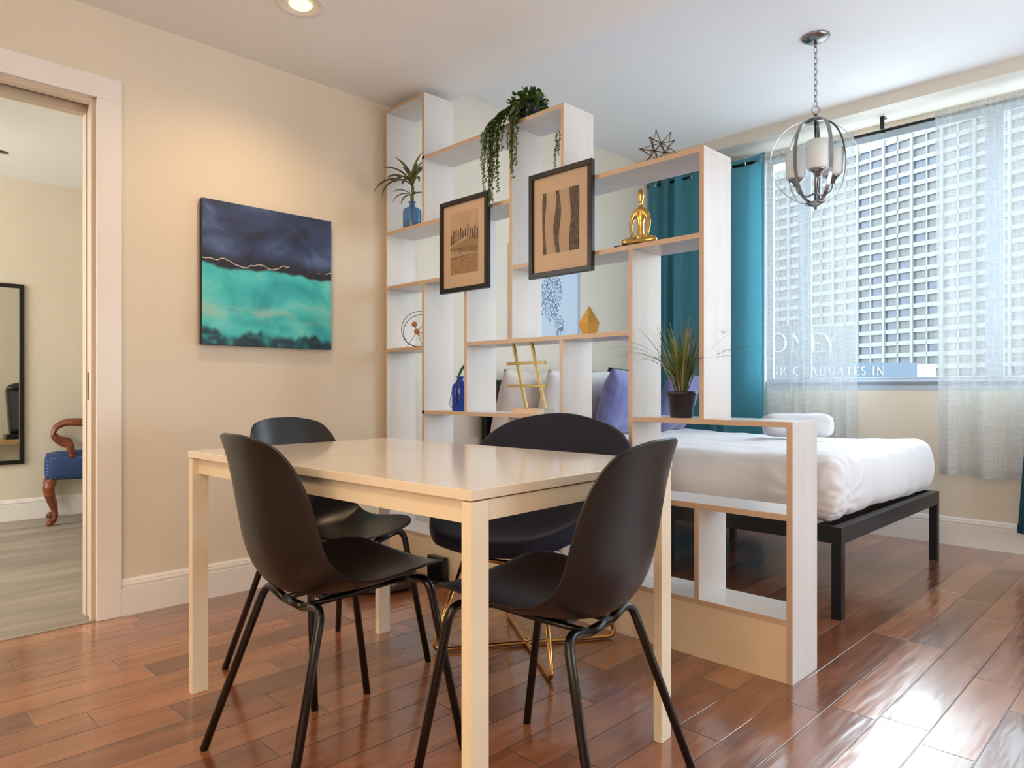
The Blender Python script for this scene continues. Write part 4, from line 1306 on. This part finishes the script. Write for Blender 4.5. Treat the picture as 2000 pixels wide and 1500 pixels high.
for kk in range(5):
    az = R_(-68.4 + 30 + 72 * kk)
    dv_ = Vector((math.cos(az), math.sin(az), 0)); sd = Vector((-dv_.y, dv_.x, 0))
    vs = []; n = 28
    for i in range(n + 1):
        a = PI * i / n
        rr = .030 + .108 * math.sin(a) ** .9
        z2 = zt + (zb_ - zt) * (1 - math.cos(a)) / 2
        c = dv_ * rr + Vector((0, 0, z2))
        for s1, s2 in ((-1, 0), (1, 0), (1, 1), (-1, 1)):
            vs.append(c + sd * s1 * .0095 + dv_ * (.0025 * s2))
    fs = []
    for i in range(n):
        for j in range(4): fs.append((4 * i + j, 4 * i + (j + 1) % 4, 4 * i + 4 + (j + 1) % 4, 4 * i + 4 + j))
    q = MB().add(vs, fs + [(0, 1, 2, 3), (4 * n, 4 * n + 1, 4 * n + 2, 4 * n + 3)])
    q.build('band', m_steel, pe, smooth=False)
for da in (0, ):
    ax = Vector((math.cos(R_(45.07 + da)), math.sin(R_(45.07 + da)), 0))
    q = MB(); q.tube([Vector((0, 0, Z(2.056))) + ax * .226 * math.cos(2 * PI * i / 96) + Vector((0, 0, .212 * math.sin(2 * PI * i / 96))) for i in range(96)], .0024, 6, closed=True)
    q.build('outer_ring', m_chrome, pe, smooth=True)
for kk in range(3):
    az = R_(-68.4 + 6 + 120 * kk)
    dx, dy = math.cos(az) * .098, math.sin(az) * .098
    zs = Z(1.992)
    MB().tube(smoothpath([(dx * .08, dy * .08, Z(1.905)), (dx * .45, dy * .45, Z(1.896)), (dx * .9, dy * .9, Z(1.925)), (dx, dy, Z(1.962))], 8), .0045, 10).build('arm', m_steel, pe, smooth=True)
    MB().lathe([(.001, -.036), (.012, -.034), (.016, -.018), (.030, -.006), (.038, .0), (.036, .003), (.001, .003)], (dx, dy, zs), seg=28).build('shade_cup', m_steel, pe, smooth=True)
    MB().lathe([(.020, .003), (.046, .004), (.050, .012), (.054, .138), (.051, .138), (.047, .014), (.020, .008)], (dx, dy, zs), seg=36).build('glass_shade', m_shade, pe, smooth=True)

# ================================================================== FAR ROOM
mr_ = tag(empty('wall_mirror', (-2.79, -1.36, 1.03)), 'tall black framed mirror on the far room wall seen through the doorway', 'mirror')
f_ = .028
q = MB()
q.box(0, .022, -.24, .24, .632 - f_, .632).box(0, .022, -.24, .24, -.632, -.632 + f_).box(0, .022, .24 - f_, .24, -.632 + f_, .632 - f_).box(0, .022, -.24, -.24 + f_, -.632 + f_, .632 - f_)
q.build('frame', m_frameblk, mr_, bevel=.002)
MB().box(.002, .010, -.24 + f_, .24 - f_, -.632 + f_, .632 - f_).build('mirror_glass', m_mirror, mr_)
# heater and its table (seen only in the mirror)
ct = tag(empty('console_table', (-.345, -.62, 0)), 'light wood console table against the partition wall, reflected in the mirror', 'table')
MB().box(-.17, .17, -.42, .42, .385, .43).build('tabletop', m_pine, ct, bevel=.003)
for sx in (-.15, .15):
    for sy in (-.38, .38): MB().box(sx - .02, sx + .02, sy - .02, sy + .02, 0, .385).build('leg', m_pine, ct)
ht = tag(empty('tower_heater', (-.345, -.72, .43)), 'black tower heater standing on the console table, reflected in the mirror', 'heater')
def trap(mb, w0, w1, d, z0, z1, y=0):
    mb.add([(-d, -w0, z0), (d, -w0, z0), (d, w0, z0), (-d, w0, z0), (-d, -w1, z1), (d, -w1, z1), (d, w1, z1), (-d, w1, z1)], [(0, 3, 2, 1), (4, 5, 6, 7), (0, 1, 5, 4), (2, 3, 7, 6), (1, 2, 6, 5), (3, 0, 4, 7)])
q = MB(); trap(q, .095, .125, .06, .05, .50); q.build('housing', m_robot, ht, bevel=.02)
q = MB(); q.lathe([(.001, .56), (.06, .55), (.105, .525), (.125, .49)], (0, 0, 0), 24, sx=.55); q.build('top_cap', m_robot, ht, smooth=True)
q = MB(); trap(q, .075, .100, .063, .10, .47); q.build('grille', m_heatgrille, ht)
MB().box(-.085, .085, -.135, .135, 0, .05).build('foot', m_robot, ht, bevel=.01)

ac = tag(empty('queen_anne_armchair', (-2.39, -1.06, 0), R_(-11.5)), 'mahogany armchair with dotted blue seat in the room beyond the doorway', 'chair')
def cab_leg(x, y, sx, sy, h_=.31):
    pts = [(x, y, h_), (x + sx * .012, y + sy * .020, h_ * .82), (x + sx * .004, y + sy * .008, h_ * .55), (x, y - sy * .016, h_ * .28), (x, y - sy * .012, h_ * .12), (x + sx * .004, y + sy * .012, .022), (x + sx * .004, y + sy * .020, .0)]
    P = smoothpath(pts, 6)
    rs = [.030, .036, .026, .017, .015, .022, .020]
    RR = []
    for i in range(len(P)):
        t = i / (len(P) - 1) * 6; k = min(int(t), 5); f2 = t - k
        RR.append(rs[k] * (1 - f2) + rs[k + 1] * f2)
    return MB().tube(P, RR, 12)
for x, y, sx, sy in ((.0, .03, 1, -1), (-.34, .03, -1, -1), (.0, .46, 1, 1), (-.34, .46, -1, 1)):
    cab_leg(x - .005, y, sx, sy).build('leg', m_walnut, ac, smooth=True)
q = rounded_slab(-.375, .03, -.015, .50, .305, .475, .03, 8, 8, 4, lambda p, n: (.018 * max(0, n.z) * max(0, 1 - ((p.x + .17) / .2) ** 2) * max(0, 1 - ((p.y - .24) / .26) ** 2)))
q.build('seat', m_bluefab, ac, smooth=True, weld=.0005)
for x in (.012, -.36):
    P = smoothpath([(x, .145, .46), (x, .135, .52), (x, .125, .545), (x, .075, .565), (x, .038, .605), (x, .050, .655), (x, .105, .688), (x, .19, .690), (x, .28, .672), (x, .40, .668), (x, .475, .675)], 6)
    MB().tube(P, [.020 + .006 * math.sin(i / len(P) * PI * 3) for i in range(len(P))], 12).build('arm', m_walnut, ac, smooth=True)
    MB().tube(smoothpath([(x, .485, .46), (x, .50, .75), (x, .54, 1.0)], 6), .02, 10).build('back_post', m_walnut, ac, smooth=True)
MB().box(-.35, .0, .49, .52, .55, .98).build('back_panel', m_bluefab, ac, bevel=.01)

fn_ = tag(empty('ceiling_fan', (-1.10, -2.02, 2.408)), 'dark ceiling fan in the far room, one blade tip showing in the doorway', 'ceiling fan')
MB().lathe([(.001, -.36), (.07, -.35), (.09, -.31), (.09, -.26), (.05, -.24), (.015, -.23), (.015, -.02), (.06, -.01), (.06, 0), (.001, 0)], seg=28).build('motor', m_fan, fn_, smooth=True)
for k in range(5):
    a = R_(92 + 72 * k); d = Vector((math.cos(a), math.sin(a), 0)); s = Vector((-d.y, d.x, 0))
    q = MB()
    out = [(.10, -.03), (.20, -.055), (.46, -.062), (.53, -.035), (.545, 0), (.53, .035), (.46, .062), (.20, .055), (.10, .03)]
    vs = [d * r_ + s * w2 + Vector((0, 0, -.30 + w2 * .15)) for r_, w2 in out] + [d * r_ + s * w2 + Vector((0, 0, -.293 + w2 * .15)) for r_, w2 in out]
    n = len(out)
    q.add(vs, [tuple(range(n))[::-1], tuple(range(n, 2 * n))] + [(i, (i + 1) % n, (i + 1) % n + n, i + n) for i in range(n)])
    q.build('blade', m_fan, fn_)

# ================================================================== OUTSIDE
CAM = Vector((3.1552, -2.1631, .9319))
F2 = Vector((-math.sin(R_(45.07)), math.cos(R_(45.07)), 0)); R2 = Vector((math.cos(R_(45.07)), math.sin(R_(45.07)), 0))
struct(MB().box(-320, 160, 3.2, 420, -12.4, -12).build('street_ground', m_asphalt))
# tower: facade direction runs right-and-nearer
u_dir = (R2 * .497 - F2 * .868).normalized()
P0 = CAM + F2 * 182 + R2 * 96.9; P0.z = 0
n_dir = Vector((u_dir.y, -u_dir.x, 0))
if n_dir.dot(CAM - P0) < 0: n_dir = -n_dir
az_t = math.atan2(u_dir.y, u_dir.x)
tw_ = tag(empty('high_rise_tower', tuple(P0), az_t), 'tall white high-rise with a grid of curtained windows outside', 'building')
# local: +x along facade, outward normal sign
ny = 1 if (Matrix.Rotation(-az_t, 3, 'Z') @ n_dir).y > 0 else -1
FH = 3.06; PAIR = 7.37; ZTOP = 66.4
x_lo, x_hi = -6 * PAIR, 5 * PAIR
rows_n = 24
q = MB().box(x_lo, x_hi, -14 * 1 if ny > 0 else .6, -.6 if ny > 0 else 14, -12, ZTOP)
q.build('core', m_concrete, tw_)
q = MB()
zc0 = 62.9
ya, yb = (-.6, 0) if ny > 0 else (0, .6)
q.box(x_lo, x_hi, ya, yb, zc0 + .98, ZTOP)
for i in range(rows_n):
    zc = zc0 - i * FH
    q.box(x_lo, x_hi, ya, yb, zc - FH + .98, zc - .98)
q.build('spandrel_grid', m_concrete, tw_)
q = MB()
k = -6
while k <= 5:
    xx = k * PAIR
    q.box(xx - .34, xx + .34, ya - .25, yb + .25, -12, ZTOP)
    if k < 5: q.box(xx + PAIR / 2 - .15, xx + PAIR / 2 + .15, ya, yb, -12, ZTOP)
    k += 1
q.build('piers', m_concrete, tw_)
ycen = -.5 if ny > 0 else .5
wm = {}
for key, mm in (('g', m_winGrey), ('b', m_winBlue)):
    me = bpy.data.meshes.new('window'); 
    me.from_pydata([(-1.62, 0, -.98), (1.62, 0, -.98), (1.62, 0, .98), (-1.62, 0, .98)], [], [(0, 1, 2, 3)])
    me.materials.append(mm); wm[key] = me
rnd = random.Random(5)
cells = []
for k in range(-6, 5):
    for h2 in range(2):
        xc = k * PAIR + (.42 + PAIR / 2 - .22) / 2 + h2 * (PAIR / 2 - .1)
        for i in range(rows_n):
            zc = zc0 - i * FH
            if zc < 3: continue
            P = P0 + u_dir * xc; d = P - CAM
            px = 1000 + 1363 * d.dot(R2) / d.dot(F2)
            vis = 1683 < px < 1822
            cells.append((0 if vis else 1, d.length, xc, zc))
cells.sort()
rest = MB()
for idx, (vv, dl, xc, zc) in enumerate(cells):
    if idx < 100:
        o = bpy.data.objects.new('window', wm['b' if rnd.random() < .22 else 'g']); COL.objects.link(o)
        o.parent = tw_; o.location = (xc, ycen, zc)
    else:
        mi = 1 if rnd.random() < .2 else 0
        rest.add([(xc - 1.62, ycen, zc - .98), (xc + 1.62, ycen, zc - .98), (xc + 1.62, ycen, zc + .98), (xc - 1.62, ycen, zc + .98)], [(0, 1, 2, 3)], mi)
ro = rest.build('remaining_windows', [m_winGrey, m_winBlue], tw_, recalc=False); ro['kind'] = 'stuff'

# low grey building with lettering, facing us, 60 m away
G0 = CAM + F2 * 60; G0.z = 0
gb = tag(empty('grey_building', tuple(G0), R_(45.07)), 'low grey building with white lettering and blue banner outside the window', 'building')
px2 = 60 / 1363.0
gx = lambda px: (px - 1000) * px2
gz = lambda py_: .9319 + (757.94 - py_) * px2
MB().box(gx(1380), gx(1672), 0, 8, -8, gz(637)).build('facade', m_greyfacade, gb)
MB().box(gx(1380), gx(1786), -.4, -.1, gz(738), gz(709)).build('blue_banner', m_blueband, gb)
MB().box(gx(1380), gx(2200), -.2, 6, -8, gz(738)).box(gx(1787), gx(1824), -.3, 0, gz(738), gz(711)).build('white_podium', m_whitesign, gb)
def glyph(mb, ch, x, z, h, w_=None, y0=-.08, th=1.0):
    """serif capital built from strokes; returns advance"""
    T = h * .13 * th; t = h * .045 * th
    W = {'O': .92, 'N': .86, 'E': .62, 'Y': .80, 'M': 1.0, 'U': .82, 'R': .74, 'G': .88, 'A': .82, 'D': .84, 'T': .74, 'S': .58, 'I': .30}[ch] * h
    def st(p, q, a):
        p = Vector((p[0], p[1])); q = Vector((q[0], q[1])); d = (q - p).normalized(); nn = Vector((-d.y, d.x)) * a / 2
        c = [p + nn, p - nn, q - nn, q + nn]
        vs = [(x + v_.x, y0, z + v_.y) for v_ in c] + [(x + v_.x, 0, z + v_.y) for v_ in c]
        mb.add(vs, [(0, 1, 2, 3), (7, 6, 5, 4), (0, 4, 5, 1), (1, 5, 6, 2), (2, 6, 7, 3), (3, 7, 4, 0)])
    def serif(cx, cz, wd=.26): st((cx - wd * h / 2, cz), (cx + wd * h / 2, cz), t)
    def arc(cx, cz, rx, rz_, a0, a1, n=20):
        k0 = len(mb.v); 
        for yy in (y0, 0):
            for i in range(n + 1):
                a = a0 + (a1 - a0) * i / n
                tt = t + (T - t) * abs(math.cos(a))
                for r_ in (0, 1):
                    mb.v.append(Vector((x + cx + (rx - r_ * tt) * math.cos(a), yy, z + cz + (rz_ - r_ * tt) * math.sin(a))))
        m2 = 2 * (n + 1)
        for i in range(n):
            o = k0 + 2 * i
            for f_ in ([o, o + 1, o + 3, o + 2], [o + m2, o + m2 + 2, o + m2 + 3, o + m2 + 1], [o, o + 2, o + m2 + 2, o + m2], [o + 1, o + m2 + 1, o + m2 + 3, o + 3]):
                mb.f.append(f_); mb.m.append(0)
    l = T * .9
    if ch == 'O': arc(W / 2, h / 2, W / 2, h / 2 + t / 2, 0, 2 * PI, 32)
    elif ch == 'I': st((W / 2, 0), (W / 2, h), T); serif(W / 2, t / 2); serif(W / 2, h - t / 2)
    elif ch == 'E':
        st((l, 0), (l, h), T)
        for zz, ww in ((t / 2, 1), (h / 2, .75), (h - t / 2, .95)): st((0 if zz != h / 2 else l, zz), (W * ww, zz), t)
        st((W, 0), (W * .96, h * .2), t * 1.3); st((W * .95, h), (W * .91, h * .82), t * 1.3)
    elif ch == 'Y':
        st((T * .8, h), (W / 2, h * .45), T); st((W - T * .6, h), (W / 2, h * .45), t); st((W / 2, 0), (W / 2, h * .48), T)
        serif(W / 2, t / 2); serif(T * .8, h - t / 2); serif(W - T * .6, h - t / 2, .2)
    elif ch == 'N':
        st((T * .7, 0), (T * .7, h), t); st((W - T * .7, 0), (W - T * .7, h), t); st((T * .7, h), (W - T * .8, 0), T)
        serif(T * .7, t / 2, .2); serif(W - T * .7, h - t / 2, .2)
    elif ch == 'M':
        st((T * .7, 0), (T * .7, h), t); st((W - T, 0), (W - T, h), T); st((T * .7, h), (W / 2, h * .1), T); st((W / 2, h * .1), (W - T, h), t)
        serif(T * .7, t / 2, .2); serif(W - T, t / 2)
    elif ch == 'U':
        st((l, h * .3), (l, h), T); st((W - l, h * .3), (W - l, h), t); arc(W / 2, h * .34, W / 2 - l + T / 2, h * .36, PI, 2 * PI, 14)
        serif(l, h - t / 2); serif(W - l, h - t / 2, .2)
    elif ch == 'R':
        st((l, 0), (l, h), T); serif(l, t / 2); st((0, h - t / 2), (W * .5, h - t / 2), t); st((l, h * .48), (W * .5, h * .48), t)
        arc(W * .5, h * .74, W * .36, h * .27, -PI / 2, PI / 2, 12); st((W * .45, h * .48), (W * .92, 0), T * .9)
    elif ch == 'G':
        arc(W / 2, h / 2, W / 2, h / 2 + t / 2, .7, 2 * PI - .7, 26); st((W * .86, h * .08), (W * .86, h * .42), T); serif(W * .84, h * .43)
    elif ch == 'A':
        st((T * .5, 0), (W * .48, h), t); st((W - T * .7, 0), (W * .48, h), T); st((W * .24, h * .34), (W * .74, h * .34), t)
        serif(T * .5, t / 2, .2); serif(W - T * .7, t / 2)
    elif ch == 'D':
        st((l, 0), (l, h), T); st((0, h - t / 2), (W * .45, h - t / 2), t); st((0, t / 2), (W * .45, t / 2), t); arc(W * .44, h / 2, W * .54, h / 2, -PI / 2, PI / 2, 16)
    elif ch == 'T':
        st((W / 2, 0), (W / 2, h), T); st((0, h - t / 2), (W, h - t / 2), t); serif(W / 2, t / 2)
        st((t, h), (t * .6, h * .82), t * 1.2); st((W - t, h), (W - t * .6, h * .82), t * 1.2)
    elif ch == 'S':
        arc(W / 2, h * .74, W * .42, h * .26, .5, PI * 1.5, 14); arc(W / 2, h * .26, W * .46, h * .27, -PI + .5, PI / 2, 14)
    return W + h * .14
for ch, pxx in (('M', 1460), ('O', 1503), ('N', 1544), ('E', 1583), ('Y', 1606)):
    q = MB(); glyph(q, ch, gx(pxx), gz(687.5), 36.5 * px2)
    q.v = [v_ for v_ in q.v]; o = q.build('letter', m_whitesign, gb, recalc=False)
q = MB(); xx = gx(1484)
for ch in 'OUR GRADUATES IN':
    if ch == ' ': xx += 9 * px2; continue
    k0 = len(q.v); adv = glyph(q, ch, xx, gz(733), 16.5 * px2, y0=-.46, th=1.15)
    xx += adv + 1.2 * px2
q.build('banner_lettering', m_whitesign, gb, recalc=False)
